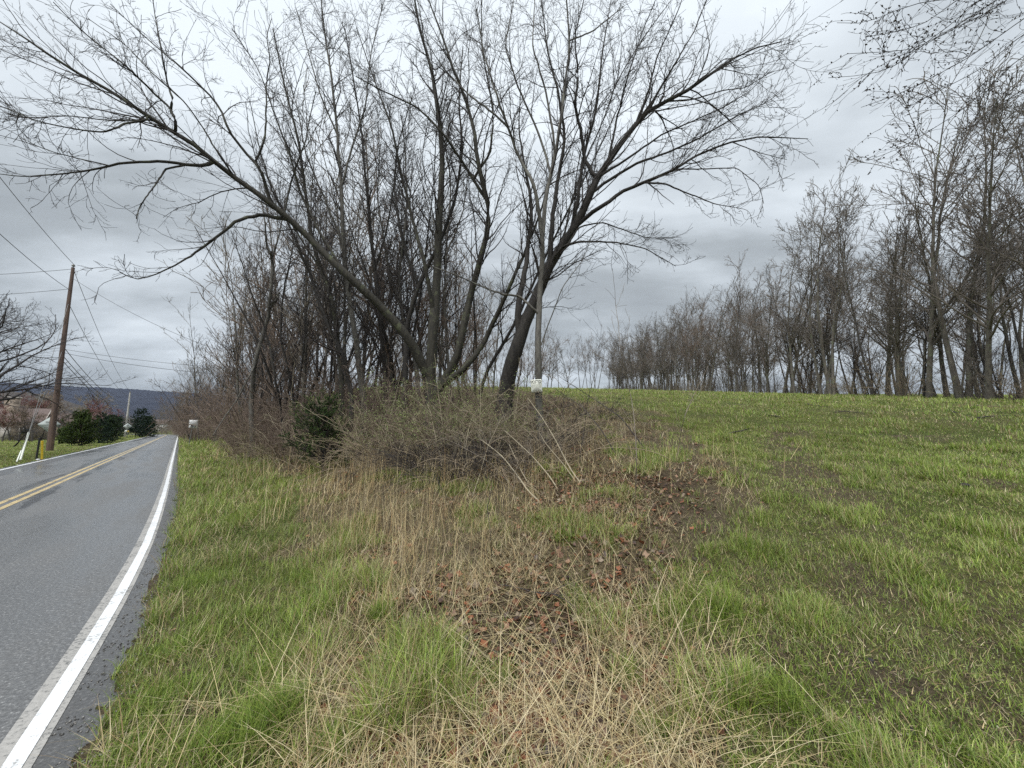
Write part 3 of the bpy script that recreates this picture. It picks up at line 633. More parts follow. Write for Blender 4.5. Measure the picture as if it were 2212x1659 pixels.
    k = (rng.random(len(x)) < lit * 0.8 + 0.02 * (s > 0.5)) & (e > 0.5); x, y, e = x[k], y[k], e[k]; n = len(x); z = ground_z(x, y, e)
    R = rng.uniform(0.014, 0.036, n); ang = rng.uniform(0, 6.28, n); mm = 9
    th = ang[:, None] + np.linspace(0, 2 * math.pi, mm - 1, endpoint=False)[None]; rr = R[:, None] * (0.72 + 0.42 * (np.arange(mm - 1) % 2)[None] + rng.uniform(-0.15, 0.15, (n, mm - 1)))
    tilt = rng.normal(size=(n, 2)) * 0.45; lx = np.cos(th) * rr; ly = np.sin(th) * rr * 0.8
    lz = lx * tilt[:, :1] + ly * tilt[:, 1:] + 9 * rng.uniform(0, 1.6, (n, 1)) * (lx * np.cos(ang)[:, None] + ly * np.sin(ang)[:, None]) ** 2 + rng.uniform(0, 0.006, (n, mm - 1))
    V = np.empty((n, mm, 3)); V[:, 0] = np.stack([x, y, z + 0.02], 1); V[:, 1:, 0] = x[:, None] + lx; V[:, 1:, 1] = y[:, None] + ly; V[:, 1:, 2] = (z + 0.02)[:, None] + lz
    b = (np.arange(n) * mm)[:, None]; T = np.concatenate([b + np.array([[0, 1 + i, 1 + (i + 1) % (mm - 1)]]) for i in range(mm - 1)], 0)
    pal = np.array([(0.12, 0.052, 0.030), (0.17, 0.078, 0.040), (0.08, 0.042, 0.028), (0.22, 0.13, 0.075), (0.06, 0.038, 0.03), (0.22, 0.17, 0.12), (0.23, 0.085, 0.04)])
    C = np.repeat(pal[rng.integers(0, len(pal), n)] * rng.uniform(0.7, 1.25, (n, 1)), mm, 0)
    tag(mesh_np('fallen_leaves', V.reshape(-1, 3), None, T, M['litter'], None, C), 'curled red brown dead leaves scattered through the straw', 'dead leaves', kind='stuff')
def build_gravel():
    rng = np.random.default_rng(21); n = 9000; i = rng.integers(60, 320, n); i[:6500] = rng.integers(110, 160, 6500); o = rng.normal(size=n) * 0.09 + 0.27
    x = RLS[i, 0] - RNL[i, 0] * o + RT[i, 0] * rng.uniform(-.25, .25, n); y = RLS[i, 1] - RNL[i, 1] * o + RT[i, 1] * rng.uniform(-.25, .25, n); k = (y > 0.5) & (o > 0.12); x, y = x[k], y[k]; n = len(x)
    z = np.maximum(ground_z(x, y), 0.002); r = rng.uniform(0.003, 0.010, n); D = np.array([(1, 0, 0), (-1, 0, 0), (0, 1, 0), (0, -1, 0), (0, 0, .7), (0, 0, -.7)], float)
    V = np.stack([x, y, z + r * 0.3], 1)[:, None] + D[None] * r[:, None, None] * rng.uniform(0.6, 1.3, (n, 6, 1)); F = np.array([(0, 2, 4), (2, 1, 4), (1, 3, 4), (3, 0, 4), (2, 0, 5), (1, 2, 5), (3, 1, 5), (0, 3, 5)])
    T = ((np.arange(n) * 6)[:, None, None] + F[None]).reshape(-1, 3); C = np.repeat(rng.uniform(0.05, 0.32, (n, 1)) * np.array([1, .96, .9]), 6, 0)
    tag(mesh_np('gravel', V.reshape(-1, 3), None, T, M['litter'], None, C), 'loose grit and small stones along the crumbling asphalt edge', 'gravel', kind='stuff')
build_gravel()
def standing_pts(rng):
    global _ST
    pts = []
    for (px, py, n, w) in [(815, 1150, 150, 0.5), (790, 1060, 140, 0.7), (870, 1230, 120, 0.35), (700, 1060, 90, 0.8), (960, 1130, 80, 0.6), (1000, 1300, 70, 0.3), (1240, 1180, 40, 0.7), (620, 1120, 50, 0.6),
                        (560, 1040, 60, 0.9), (1440, 1010, 35, 1.0), (1330, 980, 50, 1.2), (1540, 1000, 40, 1.3), (1090, 1120, 60, 0.7), (820, 1010, 160, 1.0), (940, 1040, 120, 0.8), (480, 990, 80, 1.3), (1260, 900, 60, 1.5), (740, 1200, 60, 0.5), (830, 1330, 50, 0.22)]:
        c = G(px, py); n = int(n * 0.9); q = rng.normal(size=(n, 2)) * w * 0.6; pts.append(np.c_[c[0] + q[:, 0], c[1] + q[:, 1], np.full(n, 1.0 if py > 990 else 0.7)])
    r0, a0 = scatter(rng, 9000, 3.5, 26, -48, 14, 0.4); ee = road_e(r0, a0); gg, ss, dd, ll = zones(r0, a0, ee); kk = (rng.random(9000) < (ss > 0.5) * (0.03 + 0.5 * sstep(0.52, 0.66, fbm(r0 * 1.3, a0 * 1.3, 191, 3)))); pts.append(np.c_[r0[kk], a0[kk], np.ones(kk.sum())])
    p = np.concatenate(pts); e = road_e(p[:, 0], p[:, 1]); p = p[(e > 0.9) & (p[:, 1] > 1)]
    _ST = p; z = ground_z(p[:, 0], p[:, 1]); return np.c_[p[:, :2], z]
def standing_rest(rng):
    n = len(_ST); d = np.hypot(_ST[:, 0], _ST[:, 1]); cl = STRAWS[rng.integers(0, len(STRAWS), n)] * rng.uniform(0.65, 1.1, (n, 1)) * np.array([1.0, 0.97, 0.92])
    return rng.uniform(0.25, 1.0, n) * np.where(d < 4, 0.65, 1), 0.0036 * np.maximum(1, d / 5), np.abs(rng.normal(size=n)) * 0.42, cl * 1.25
build_grass()
#==OBJECTS==
# ------------------------------------------------------------------ traced trees (main limbs follow the photographed ones, in depth)
def smooth_trace(P, K):
    P = np.asarray(P, float); Q, _ = resample(P, max(0.05, np.linalg.norm(np.diff(P, axis=0), axis=1).sum() / 60))
    for _ in range(5): Q[1:-1] = (Q[:-2] + 2 * Q[1:-1] + Q[2:]) / 4
    d = np.r_[0, np.cumsum(np.linalg.norm(np.diff(Q, axis=0), axis=1))]; t = np.linspace(0, d[-1], K)
    return np.stack([np.interp(t, d, Q[:, i]) for i in range(3)], 1)
def traced_tree(rng, name, limbs, bk, tw, l2=(2.2, 0.9, 2.4), l3=3.2, l4=4.5, twig=0.0042, up=0.03, buds=0, ground=True, lenf=0.38, ang=(0.3, 0.8), crown_mat=None, tmin=0.3):
    """limbs: (kind, trace, Y_end, r0, r1[, Y_start]); first is the trunk. Each following limb starts on the nearest earlier one."""
    K = 26; done = []; root = None
    for j, L in enumerate(limbs):
        kind, tr, Ye, r0, r1 = L[:5]; Ys = L[5] if len(L) > 5 else None
        if Ys is None:
            best = (1e9, None, None)
            for P, R in done:
                px, py = project(P[:, 0], P[:, 1], P[:, 2]); q = (px - tr[0][0]) ** 2 + (py - tr[0][1]) ** 2; i = int(np.argmin(q))
                if q[i] < best[0]: best = (q[i], P[i].copy(), R[i])
            start = best[1]; Ys = start[1]; r0 = min(r0, best[2] * 0.95)
        else: start = None
        n = len(tr); pts = []
        for i, (px, py) in enumerate(tr):
            t = i / (n - 1); Y = Ys + (Ye - Ys) * t + (0.25 * math.sin(2.1 * i + j) if 0 < i else 0); pts.append(at(px, py, Y))
        if start is not None: pts[0] = start
        if j == 0 or (kind == 'trunk' and len(L) > 5):
            b = base_at(tr[0][0], Ys, tr[0][1]); b[2] -= 0.25
            if ground and b[2] < pts[0][2] - 0.1: pts = [b] + pts
        P = smooth_trace(pts, K); t = np.linspace(0, 1, K); R = r0 + (r1 - r0) * t ** (0.5 if r0 > 0.3 else 0.75)
        if kind == 'trunk': R[:2] *= (1.25, 1.08)
        P[1:] += rng.normal(size=(K - 1, 3)) * 0.012 * np.minimum(1, R[1:, None] * 20)
        if j == 0: root = empty(name, P[0] + np.array([0, 0, 0.25])); O = np.array(root.location)
        done.append((P, R)); g = Geo(); V, Q = tubes((P - O)[None], R[None], 9 if r0 > 0.05 else 6); g.add(V, Q); g.build(kind, M[bk], root, True)
    P = np.stack([d[0] for d in done]) - O; R = np.stack([d[1] for d in done]); g = Geo()
    LL = np.linalg.norm(np.diff(P, axis=1), axis=2).sum(1)
    p, d, L, r, idx = children(rng, P, R, dens=l2[0], tmin=tmin, ang=ang, rf=0.5, rmin=twig * 1.6, rcap=0.028, labs=None, lf=lenf, lmin=l2[1], lpow=0.55); L = np.minimum(L, l2[2] * rng.uniform(0.7, 1.2, len(L)))
    P1, R1 = run(rng, p, d, L, r, 9, wob=0.13, up=up, taper=0.8, rmin=twig * 1.1); g.add(*tubes(P1, R1, 4))
    p, d, L, r, idx = children(rng, P1, R1, dens=l3, tmin=0.12, ang=(0.4, 0.95), lf=0.42, lmin=0.3, rf=0.6, rmin=twig, rcap=0.009)
    P2, R2 = run(rng, p, d, L, r, 6, wob=0.16, up=up, taper=0.6, rmin=twig * 0.85); g.add(*tubes(P2, R2, 3))
    # twigs also straight off the limbs
    p, d, L, r, idx = children(rng, P, R, dens=l2[0] * 1.1, tmin=tmin, ang=(0.5, 1.1), rf=0.3, rmin=twig, rcap=twig, labs=np.full(1, 1.0)[0] * 0.5 if False else None, lf=0.08, lmin=0.3); L = np.minimum(L, 0.9)
    P2b, R2b = run(rng, p, d, L, r, 6, wob=0.16, up=up, taper=0.6, rmin=twig * 0.85); g.add(*tubes(P2b, R2b, 3))
    P2 = np.concatenate([P2, P2b]); R2 = np.concatenate([R2, R2b])
    p, d, L, r, idx = children(rng, P2, R2, dens=l4, tmin=0.15, ang=(0.45, 1.0), lf=0.4, lmin=0.1, rf=0.8, rmin=twig * 0.7, rcap=twig * 0.8)
    P3, R3 = run(rng, p, d, L, r, 4, wob=0.2, up=up, taper=0.4, rmin=twig * 0.6); g.add(*tubes(P3, R3, 3))
    g.build('crown', M[crown_mat or tw], root)
    if buds:
        V, Q, C = small_leaves(rng, P3, buds, 0.022, [(0.07, 0.05, 0.04), (0.11, 0.08, 0.05), (0.14, 0.13, 0.06)], 14000, 0.008)
        mesh_np('buds', V, Q, None, M['leaf_green'], root, C)['kind'] = 'stuff'
    return root

rng = np.random.default_rng(5)
# A: three-stemmed tree whose longest limb leans left over the road
tA = traced_tree(rng, 'leaning_tree', [
    ('trunk', [(935, 870), (927, 841), (934, 725), (941, 659), (944, 593), (947, 510), (952, 430), (958, 330), (948, 250), (935, 160), (905, 60), (890, -40)], 13.5, 0.24, 0.03, 12.5),
    ('limb', [(930, 830), (898, 758), (878, 718), (845, 685), (813, 651), (742, 587), (675, 520), (611, 460), (567, 425), (516, 389), (480, 369), (436, 325), (393, 294), (341, 266), (294, 234), (238, 194), (159, 159), (91, 107), (0, 48)], 8.6, 0.19, 0.014),
    ('limb', [(964, 850), (990, 775), (1003, 692), (1020, 626), (1040, 560), (1053, 504), (1058, 437), (1036, 379), (1022, 268), (1009, 214), (978, 156), (960, 89), (924, -5)], 11.0, 0.17, 0.02),
    ('limb', [(975, 835), (1010, 791), (1050, 732), (1083, 659), (1109, 603), (1135, 540), (1165, 470), (1185, 390)], 11.5, 0.13, 0.02),
    ('limb', [(480, 369), (436, 361), (377, 351), (302, 349), (254, 353), (190, 369), (143, 375), (52, 382), (-10, 375)], 8.3, 0.055, 0.008),
    ('limb', [(393, 355), (357, 365), (337, 397), (313, 429), (300, 452), (294, 472)], 8.7, 0.03, 0.010),
    ('limb', [(611, 472), (563, 464), (516, 474), (468, 512), (421, 548), (381, 571), (333, 595), (294, 605), (258, 588)], 8.8, 0.07, 0.006),
    ('limb', [(571, 429), (575, 401), (563, 369), (552, 353), (516, 313), (488, 274), (480, 238), (448, 198), (397, 151), (345, 107), (294, 63), (238, 8)], 9.6, 0.055, 0.010),
    ('limb', [(552, 353), (571, 309), (575, 238), (575, 167), (585, 131), (575, 79), (587, 40)], 10.6, 0.035, 0.010),
    ('limb', [(389, 286), (381, 262), (369, 234), (325, 194), (278, 147), (222, 103), (171, 63), (115, 4)], 8.6, 0.045, 0.010),
    ('limb', [(369, 234), (373, 214), (361, 179), (353, 131), (345, 87), (333, 24), (329, -10)], 9.4, 0.035, 0.010),
    ('limb', [(341, 266), (317, 262), (278, 264), (238, 282), (214, 286), (159, 278), (80, 262), (0, 228)], 8.0, 0.035, 0.006),
    ('limb', [(613, 448), (627, 401), (643, 349), (659, 309), (670, 250), (682, 198)], 11.2, 0.035, 0.012),
    ('limb', [(1058, 437), (1009, 366), (960, 290), (902, 232), (826, 196), (768, 165)], 10.2, 0.06, 0.014),
    ('limb', [(1036, 379), (1060, 330), (1066, 240), (1040, 103), (1040, -5)], 11.8, 0.05, 0.014),
    ('limb', [(941, 659), (915, 560), (890, 470), (868, 380), (845, 270), (800, 150), (770, 60)], 11.5, 0.08, 0.012),
    ('limb', [(520, 391), (470, 330), (430, 262), (395, 215), (330, 160), (270, 95), (190, 40)], 8.4, 0.03, 0.008),
    ('limb', [(742, 587), (690, 500), (650, 420), (625, 330), (590, 240), (560, 150), (500, 60)], 10.6, 0.05, 0.010),
    ('limb', [(320, 262), (250, 262), (150, 250), (60, 255), (-10, 240)], 9.2, 0.02, 0.006),
    ('limb', [(230, 360), (180, 345), (120, 330), (50, 305), (-10, 290)], 7.6, 0.018, 0.006),
], 'bark_moss', 'twig_dark', l2=(3.3, 0.9, 2.9), l3=4.6, l4=6.0, twig=0.0048, up=0.03)
tag(tA, 'mossy tree whose longest limb leans far left over the road', 'tree')
# B: big dark leaning trunk with a broad crown to the right
tB = traced_tree(rng, 'leaning_tree', [
    ('trunk', [(1085, 890), (1093, 841), (1109, 758), (1132, 709), (1159, 636), (1185, 576), (1208, 537), (1237, 500), (1259, 462), (1281, 402), (1326, 326), (1366, 277), (1393, 241), (1438, 219), (1496, 192), (1554, 147), (1616, 103), (1690, 90)], 9.5, 0.36, 0.012, 11.3),
    ('limb', [(1245, 490), (1259, 473), (1304, 442), (1348, 411), (1393, 393), (1447, 371), (1505, 335), (1572, 308), (1638, 295), (1745, 300)], 8.6, 0.075, 0.008),
    ('limb', [(1393, 393), (1438, 397), (1491, 420), (1549, 442), (1600, 450)], 8.6, 0.03, 0.006),
    ('limb', [(1192, 560), (1215, 530), (1250, 522), (1326, 522), (1393, 536), (1460, 575)], 9.6, 0.045, 0.007),
    ('limb', [(1222, 520), (1250, 490), (1300, 480), (1352, 498), (1400, 515), (1470, 512)], 10.5, 0.03, 0.006),
    ('limb', [(1284, 397), (1263, 353), (1255, 286), (1241, 223), (1250, 170), (1241, 80), (1262, -5)], 10.3, 0.07, 0.014),
    ('limb', [(1322, 330), (1335, 246), (1352, 180), (1362, 147), (1388, 67), (1420, -10)], 9.5, 0.045, 0.010),
    ('limb', [(1393, 241), (1429, 187), (1460, 134), (1500, 67), (1530, -10)], 9.0, 0.04, 0.010),
    ('limb', [(1109, 735), (1119, 659), (1132, 593), (1142, 540), (1150, 460), (1138, 380), (1120, 280), (1125, 180)], 12.0, 0.12, 0.012),
    ('limb', [(1212, 530), (1232, 440), (1262, 350), (1300, 270), (1330, 180), (1390, 80), (1450, 0)], 10.6, 0.07, 0.010),
    ('limb', [(1300, 372), (1360, 340), (1430, 290), (1500, 260), (1570, 228), (1630, 190), (1660, 150)], 8.8, 0.04, 0.006),
    ('limb', [(1438, 219), (1500, 215), (1560, 195), (1610, 190), (1665, 155)], 8.6, 0.025, 0.006),
    ('limb', [(1447, 371), (1520, 365), (1590, 362), (1640, 400), (1650, 440)], 8.0, 0.02, 0.006),
    ('limb', [(1281, 402), (1330, 380), (1380, 350), (1440, 330), (1510, 300), (1590, 250), (1650, 225), (1700, 190)], 9.6, 0.05, 0.006),
    ('limb', [(1572, 308), (1640, 330), (1700, 345)], 8.4, 0.015, 0.005),
    ('limb', [(1185, 576), (1192, 500), (1203, 400), (1222, 300), (1206, 200), (1180, 100), (1170, -10)], 11.0, 0.09, 0.012),
    ('limb', [(1237, 500), (1248, 430), (1262, 330), (1290, 230), (1300, 120), (1320, 0)], 10.8, 0.07, 0.012),
    ('limb', [(1366, 277), (1400, 200), (1420, 120), (1462, 30), (1480, -20)], 9.2, 0.04, 0.010),
], 'bark_wet', 'twig_dark', l2=(3.3, 0.8, 2.9), l3=4.6, l4=6.0, twig=0.0046, up=0.05, buds=0.42)
tag(tB, 'thick dark leaning trunk with broad budding crown spreading right', 'tree')
# C: slender grey tree carrying the POSTED sign
tC = traced_tree(rng, 'slender_tree', [
    ('trunk', [(1170, 962), (1166, 890), (1161, 791), (1162, 692), (1169, 593), (1172, 513), (1176, 424), (1192, 379), (1208, 290), (1219, 192), (1232, 103), (1223, -5)], 9.6, 0.115, 0.02, 9.7),
    ('limb', [(1168, 500), (1168, 482), (1152, 393), (1125, 348), (1094, 268), (1072, 201), (1045, 116), (1030, 20)], 9.0, 0.085, 0.014),
    ('limb', [(1094, 278), (1063, 241), (1018, 210), (960, 150), (920, 90)], 8.8, 0.04, 0.010),
    ('limb', [(1232, 85), (1281, 67), (1348, 13)], 9.6, 0.03, 0.010),
    ('limb', [(1162, 690), (1142, 656), (1122, 639), (1089, 636), (1056, 626), (1027, 613), (976, 590), (930, 575)], 8.8, 0.04, 0.010),
    ('limb', [(1178, 420), (1200, 330), (1180, 200), (1150, 100), (1155, 0)], 9.9, 0.05, 0.012),
    ('limb', [(1192, 379), (1165, 290), (1120, 190), (1090, 100), (1110, 0)], 10.2, 0.04, 0.012),
    ('limb', [(1162, 760), (1185, 700), (1215, 620), (1260, 560), (1290, 480)], 9.2, 0.02, 0.006),
], 'bark_grey', 'twig_dark', l2=(2.8, 0.6, 1.9), l3=4.0, l4=5.0, twig=0.0042, up=0.03, buds=0.5)
tag(tC, 'slender grey tree carrying the posted sign on its trunk', 'tree')
# D: dark tree with a crooked stem between
thicket_traces = [
    ('crooked_tree', 'crooked dark tree just left of the three stemmed tree', [('trunk', [(876, 800), (878, 709), (890, 660), (901, 626), (921, 583), (944, 537), (957, 504), (985, 430), (1000, 330), (990, 220), (1000, 100)], 13.5, 0.13, 0.02, 13.8), ('limb', [(901, 626), (880, 560), (862, 480), (850, 400), (862, 300), (900, 180)], 13.5, 0.07, 0.012)], 'bark_wet'),
    ('straight_tree', 'tall straight tree with pale blotched bark in mid thicket', [('trunk', [(790, 900), (781, 825), (768, 725), (751, 626), (744, 560), (741, 494), (737, 400), (729, 290), (718, 180), (700, 60), (690, -30)], 14.5, 0.15, 0.02, 15.0), ('limb', [(737, 400), (760, 320), (790, 230), (800, 120), (830, 0)], 14.5, 0.05, 0.012), ('limb', [(744, 540), (705, 440), (660, 330), (640, 220), (600, 110)], 14.0, 0.05, 0.012), ('limb', [(728, 280), (690, 200), (665, 110), (640, 20)], 14.0, 0.04, 0.012)], 'bark_grey'),
    ('straight_tree', 'mossy straight tree left of the pale blotched one', [('trunk', [(740, 860), (735, 775), (725, 692), (715, 626), (690, 580), (675, 530), (668, 470), (655, 380), (640, 280), (610, 170), (590, 60)], 13.8, 0.13, 0.02, 14.3), ('limb', [(690, 580), (640, 500), (590, 420), (560, 320), (540, 220)], 13, 0.05, 0.012)], 'bark_moss'),
    ('straight_tree', 'dark narrow tree rising right behind the mossy limb', [('trunk', [(835, 860), (828, 770), (820, 680), (812, 590), (802, 500), (790, 400), (782, 290), (765, 180), (745, 60)], 15, 0.12, 0.02, 16.0), ('limb', [(812, 590), (835, 500), (850, 400), (880, 300), (890, 200)], 15, 0.05, 0.012)], 'bark_wet'),
    ('forked_tree', 'forked grey tree partly hidden behind the leaning trunk', [('trunk', [(905, 880), (900, 800), (890, 740), (868, 680), (860, 600), (872, 520), (880, 430), (875, 330), (868, 250)], 16.5, 0.13, 0.02, 17.0), ('limb', [(868, 680), (842, 600), (830, 520), (815, 430), (820, 330), (815, 230)], 16.5, 0.08, 0.012)], 'bark_grey'),
    ('slanting_tree', 'dark slanting tree leaning left near the cedar bush', [('trunk', [(760, 880), (757, 830), (740, 760), (700, 690), (672, 600), (640, 520), (600, 430), (560, 340)], 12.5, 0.11, 0.015, 13.2)], 'bark_wet'),
    ('broken_snag', 'broken pale topped dead trunk with a bent branch hanging down', [('trunk', [(545, 960), (543, 858), (549, 785), (569, 719), (582, 676), (584, 650), (588, 590), (589, 560), (586, 545)], 16.4, 0.13, 0.06, 17.0), ('limb', [(588, 560), (576, 527), (572, 480), (560, 400)], 16.0, 0.05, 0.015), ('limb', [(588, 560), (600, 520), (612, 460), (618, 400)], 16.6, 0.05, 0.012), ('limb', [(549, 800), (539, 811), (510, 868), (485, 900), (460, 940)], 14.6, 0.045, 0.015), ('limb', [(584, 660), (598, 646), (603, 632)], 16.4, 0.07, 0.05)], 'bark_grey'),
    ('thin_tree', 'thin dark crooked tree standing beside the broken snag', [('trunk', [(612, 945), (606, 880), (596, 825), (585, 758), (570, 700), (545, 640), (520, 560), (500, 500)], 15, 0.07, 0.012, 15.5)], 'bark_wet'),
    ('thin_tree', 'pair of thin stems rising right of the broken snag', [('trunk', [(640, 920), (635, 860), (622, 795), (605, 730), (610, 640), (628, 560), (640, 480), (640, 420)], 16, 0.07, 0.012, 16.4), ('limb', [(636, 880), (650, 800), (660, 720), (655, 620), (670, 520)], 16, 0.055, 0.012)], 'bark_wet'),
    ('slanting_tree', 'slim slanting tree right of the thick dark trunk', [('trunk', [(1030, 880), (1050, 800), (1100, 720), (1140, 640), (1175, 560), (1230, 450), (1290, 330), (1350, 200)], 13.0, 0.08, 0.015, 13.5)], 'bark_wet'),
    ('straight_tree', 'slim upright tree far behind the three stemmed tree', [('trunk', [(975, 860), (965, 760), (960, 640), (965, 520), (975, 400), (960, 300), (930, 220)], 18, 0.10, 0.015, 18.5), ('limb', [(965, 560), (1000, 460), (1015, 350), (1030, 250)], 18, 0.05, 0.012)], 'bark_grey'),
]
for i, (nm, lab, limbs, bk) in enumerate(thicket_traces):
    t = traced_tree(np.random.default_rng(50 + i), nm, limbs, bk, 'twig_dark', l2=(3.2 if nm != 'broken_snag' else 1.0, 0.7, 2.7), l3=4.2, l4=4.8, twig=0.0056, up=0.06, lenf=0.3, tmin=0.22)
    tag(t, lab, 'tree', 'trees crowding the roadside thicket')
# overhanging branches of a tree just outside the frame at the right
tO = traced_tree(np.random.default_rng(9), 'overhanging_tree', [
    ('trunk', [(2620, 1000), (2610, 700), (2590, 400), (2540, 100), (2450, -200)], 6.2, 0.16, 0.05, 7.0),
    ('limb', [(2600, 500), (2400, 20), (2212, 113), (2152, 173), (2107, 214), (2063, 250), (2003, 286), (1943, 321), (1872, 348)], 5.6, 0.018, 0.003),
    ('limb', [(2590, 400), (2380, -70), (2212, 39), (2152, 83), (2092, 125), (2033, 158), (1970, 190), (1914, 214), (1860, 232)], 5.2, 0.018, 0.003),
    ('limb', [(2560, 200), (2300, -90), (2176, 0), (2122, 33), (2063, 60), (2018, 86), (1973, 110), (1914, 131), (1831, 188)], 5.3, 0.016, 0.003),
    ('limb', [(2500, 0), (2290, -120), (2152, 0), (2092, 39), (2033, 77), (1973, 107), (1899, 113), (1831, 116)], 5.0, 0.014, 0.003),
    ('limb', [(2450, -200), (2200, -60), (2033, 0), (1990, 5), (1943, 18), (1899, 39), (1842, 54), (1808, 49)], 4.9, 0.014, 0.003),
    ('limb', [(2500, 0), (2300, -60), (2110, 0), (2063, 48), (2003, 89), (1943, 137), (1899, 161), (1789, 168)], 5.1, 0.014, 0.003),
    ('limb', [(2560, 200), (2330, 20), (2212, 70), (2120, 150), (2040, 190), (1960, 230), (1900, 280)], 5.5, 0.016, 0.003),
    ('limb', [(2450, -200), (2250, -80), (2080, -10), (2000, 50), (1930, 70), (1870, 80)], 5.0, 0.014, 0.003),
    ('limb', [(2600, 500), (2420, 120), (2212, 190), (2140, 240), (2080, 290), (2010, 330)], 5.8, 0.016, 0.003),
    ('limb', [(2600, 500), (2400, 150), (2212, 300), (2120, 360), (2050, 390), (1980, 400)], 6.2, 0.016, 0.003),
], 'bark_wet', 'twig_dark', l2=(3.0, 0.3, 0.9), l3=2.6, l4=1.2, twig=0.0026, up=0.0, buds=0, tmin=0.35, lenf=0.12, ang=(0.2, 0.6))
def bud_clusters(root, rng, per, size):
    c = [o for o in root.children if o.name.startswith('crown')][0]; n = len(c.data.vertices); v = np.empty(n * 3, np.float32); c.data.vertices.foreach_get('co', v); v = v.reshape(-1, 3)
    loc = np.array(root.location); w = v + loc; px, py = project(w[:, 0], w[:, 1], w[:, 2]); k = np.where((w[:, 1] < 7) & (w[:, 1] > 2))[0]
    i = rng.choice(k, min(per, len(k)), replace=False); p = v[i]
    V = []; Q = []; C = []
    g = Geo()
    for q in p:
        s = size * rng.uniform(0.6, 1.35); a = unit(rng.normal(size=3) + np.array([-0.6, 0, 0.1])); 
        g.add(*tubes(np.stack([q, q + a * s * 0.5, q + a * s * 1.1, q + a * s * 1.7])[None], np.array([[0.12, 0.42, 0.38, 0.06]]) * s, 5), None, np.array([0.085, 0.065, 0.05]) * rng.uniform(0.7, 1.3))
    g.build('buds', M['leaf_green'], root)['kind'] = 'stuff'
bud_clusters(tO, np.random.default_rng(3), 1700, 0.019)
tag(tO, 'tree outside the frame whose budding branches hang in top right', 'tree')

# ------------------------------------------------------------------ thicket: saplings and shrubs along the road and behind
def place(o, px, Y, s=1.0, rz=0.0, row=925, rad=0.0):
    if rad and Y < 39: px = max(px, 424 + 811 * rad / Y)      # keep the speed sign clear
    p = base_at(px, Y, row); o.location = (p[0], p[1], p[2]); o.scale = (s, s, s); o.rotation_euler = (0, 0, rz); return o
rs = np.random.default_rng(77)
sap = [bare_tree(np.random.default_rng(200 + i), 'thicket_tree', H, r, lean=(0.06 * (i - 2), 0.0), nlimb=n, spread=sp, limb_f=0.42, dens=(2.6, 3.2, 2.6), twig=0.0075, bk=bk, tw=tw, clear=0.12, stems=st, up=0.10)
       for i, (H, r, n, sp, bk, tw, st) in enumerate([(11, .11, 16, .62, 'bark_wet', 'twig_dark', 1), (10, .09, 15, .7, 'bark_grey', 'twig_grey', 2), (12, .12, 18, .6, 'bark_grey', 'twig_brown', 1),
                                                     (8, .07, 14, .8, 'bark_wet', 'twig_brown', 3), (9, .08, 15, .75, 'bark_wet', 'twig_dark', 2), (7, .07, 14, .85, 'bark_line_d', 'twig_brown', 3)])]
spots = []   # px, Y, variant, scale
for px, Y, v, s in [(468, 39, 2, 1.05), (440, 47, 1, 1.1), (412, 60, 0, 1.1), (405, 78, 2, 1.1), (400, 100, 3, 1.3), (510, 30, 0, .95), (530, 26, 2, 1.0), (500, 34, 3, 1.0), (530, 24, 1, 1.0), (520, 30, 0, 1.05), (458, 43, 4, 1.1),
                    (560, 21, 4, 1.0), (575, 26, 2, 1.05), (600, 22, 0, 1.0), (625, 19, 3, 1.1), (650, 24, 2, 1.05), (665, 18, 1, .95), (690, 21, 0, 1.0), (715, 17.5, 4, 1.05), (735, 23, 2, 1.0), (765, 19, 1, 1.0), (800, 20, 0, .95),
                    (815, 17, 4, 1.0), (850, 21, 2, 1.0), (875, 18, 3, 1.0), (920, 22, 0, .9), (950, 20, 1, .85), (990, 21, 4, .85), (1025, 17, 3, .7), (1060, 23, 1, .8), (1000, 28, 2, .8), (900, 28, 0, .9), (840, 30, 1, .9), (780, 30, 2, .95), (720, 32, 0, .95),
                    (660, 34, 4, 1.1), (610, 36, 2, 1.0), (560, 38, 1, 1.1), (510, 44, 0, 1.1), (470, 52, 2, 1.1), (440, 62, 4, 1.3), (420, 85, 1, 1.2), (1110, 26, 3, .6), (1150, 30, 5, .7), (420, 52, 5, 1.1), (490, 38, 5, .9)]:
    spots.append((px, Y, v, s))
used = set(); ordn = ['first', 'second', 'third', 'fourth', 'fifth', 'sixth', 'seventh', 'eighth', 'ninth', 'tenth', 'eleventh', 'twelfth', 'thirteenth', 'fourteenth', 'fifteenth', 'sixteenth', 'seventeenth', 'eighteenth', 'nineteenth', 'twentieth',
        'twenty-first', 'twenty-second', 'twenty-third', 'twenty-fourth', 'twenty-fifth', 'twenty-sixth', 'twenty-seventh', 'twenty-eighth', 'twenty-ninth', 'thirtieth', 'thirty-first', 'thirty-second', 'thirty-third', 'thirty-fourth', 'thirty-fifth', 'thirty-sixth', 'thirty-seventh', 'thirty-eighth', 'thirty-ninth', 'fortieth']
looks = ['single stemmed dark', 'twin stemmed grey', 'tall brown twigged', 'low three stemmed', 'twin stemmed dark', 'short brushy brown']
cnt = {}
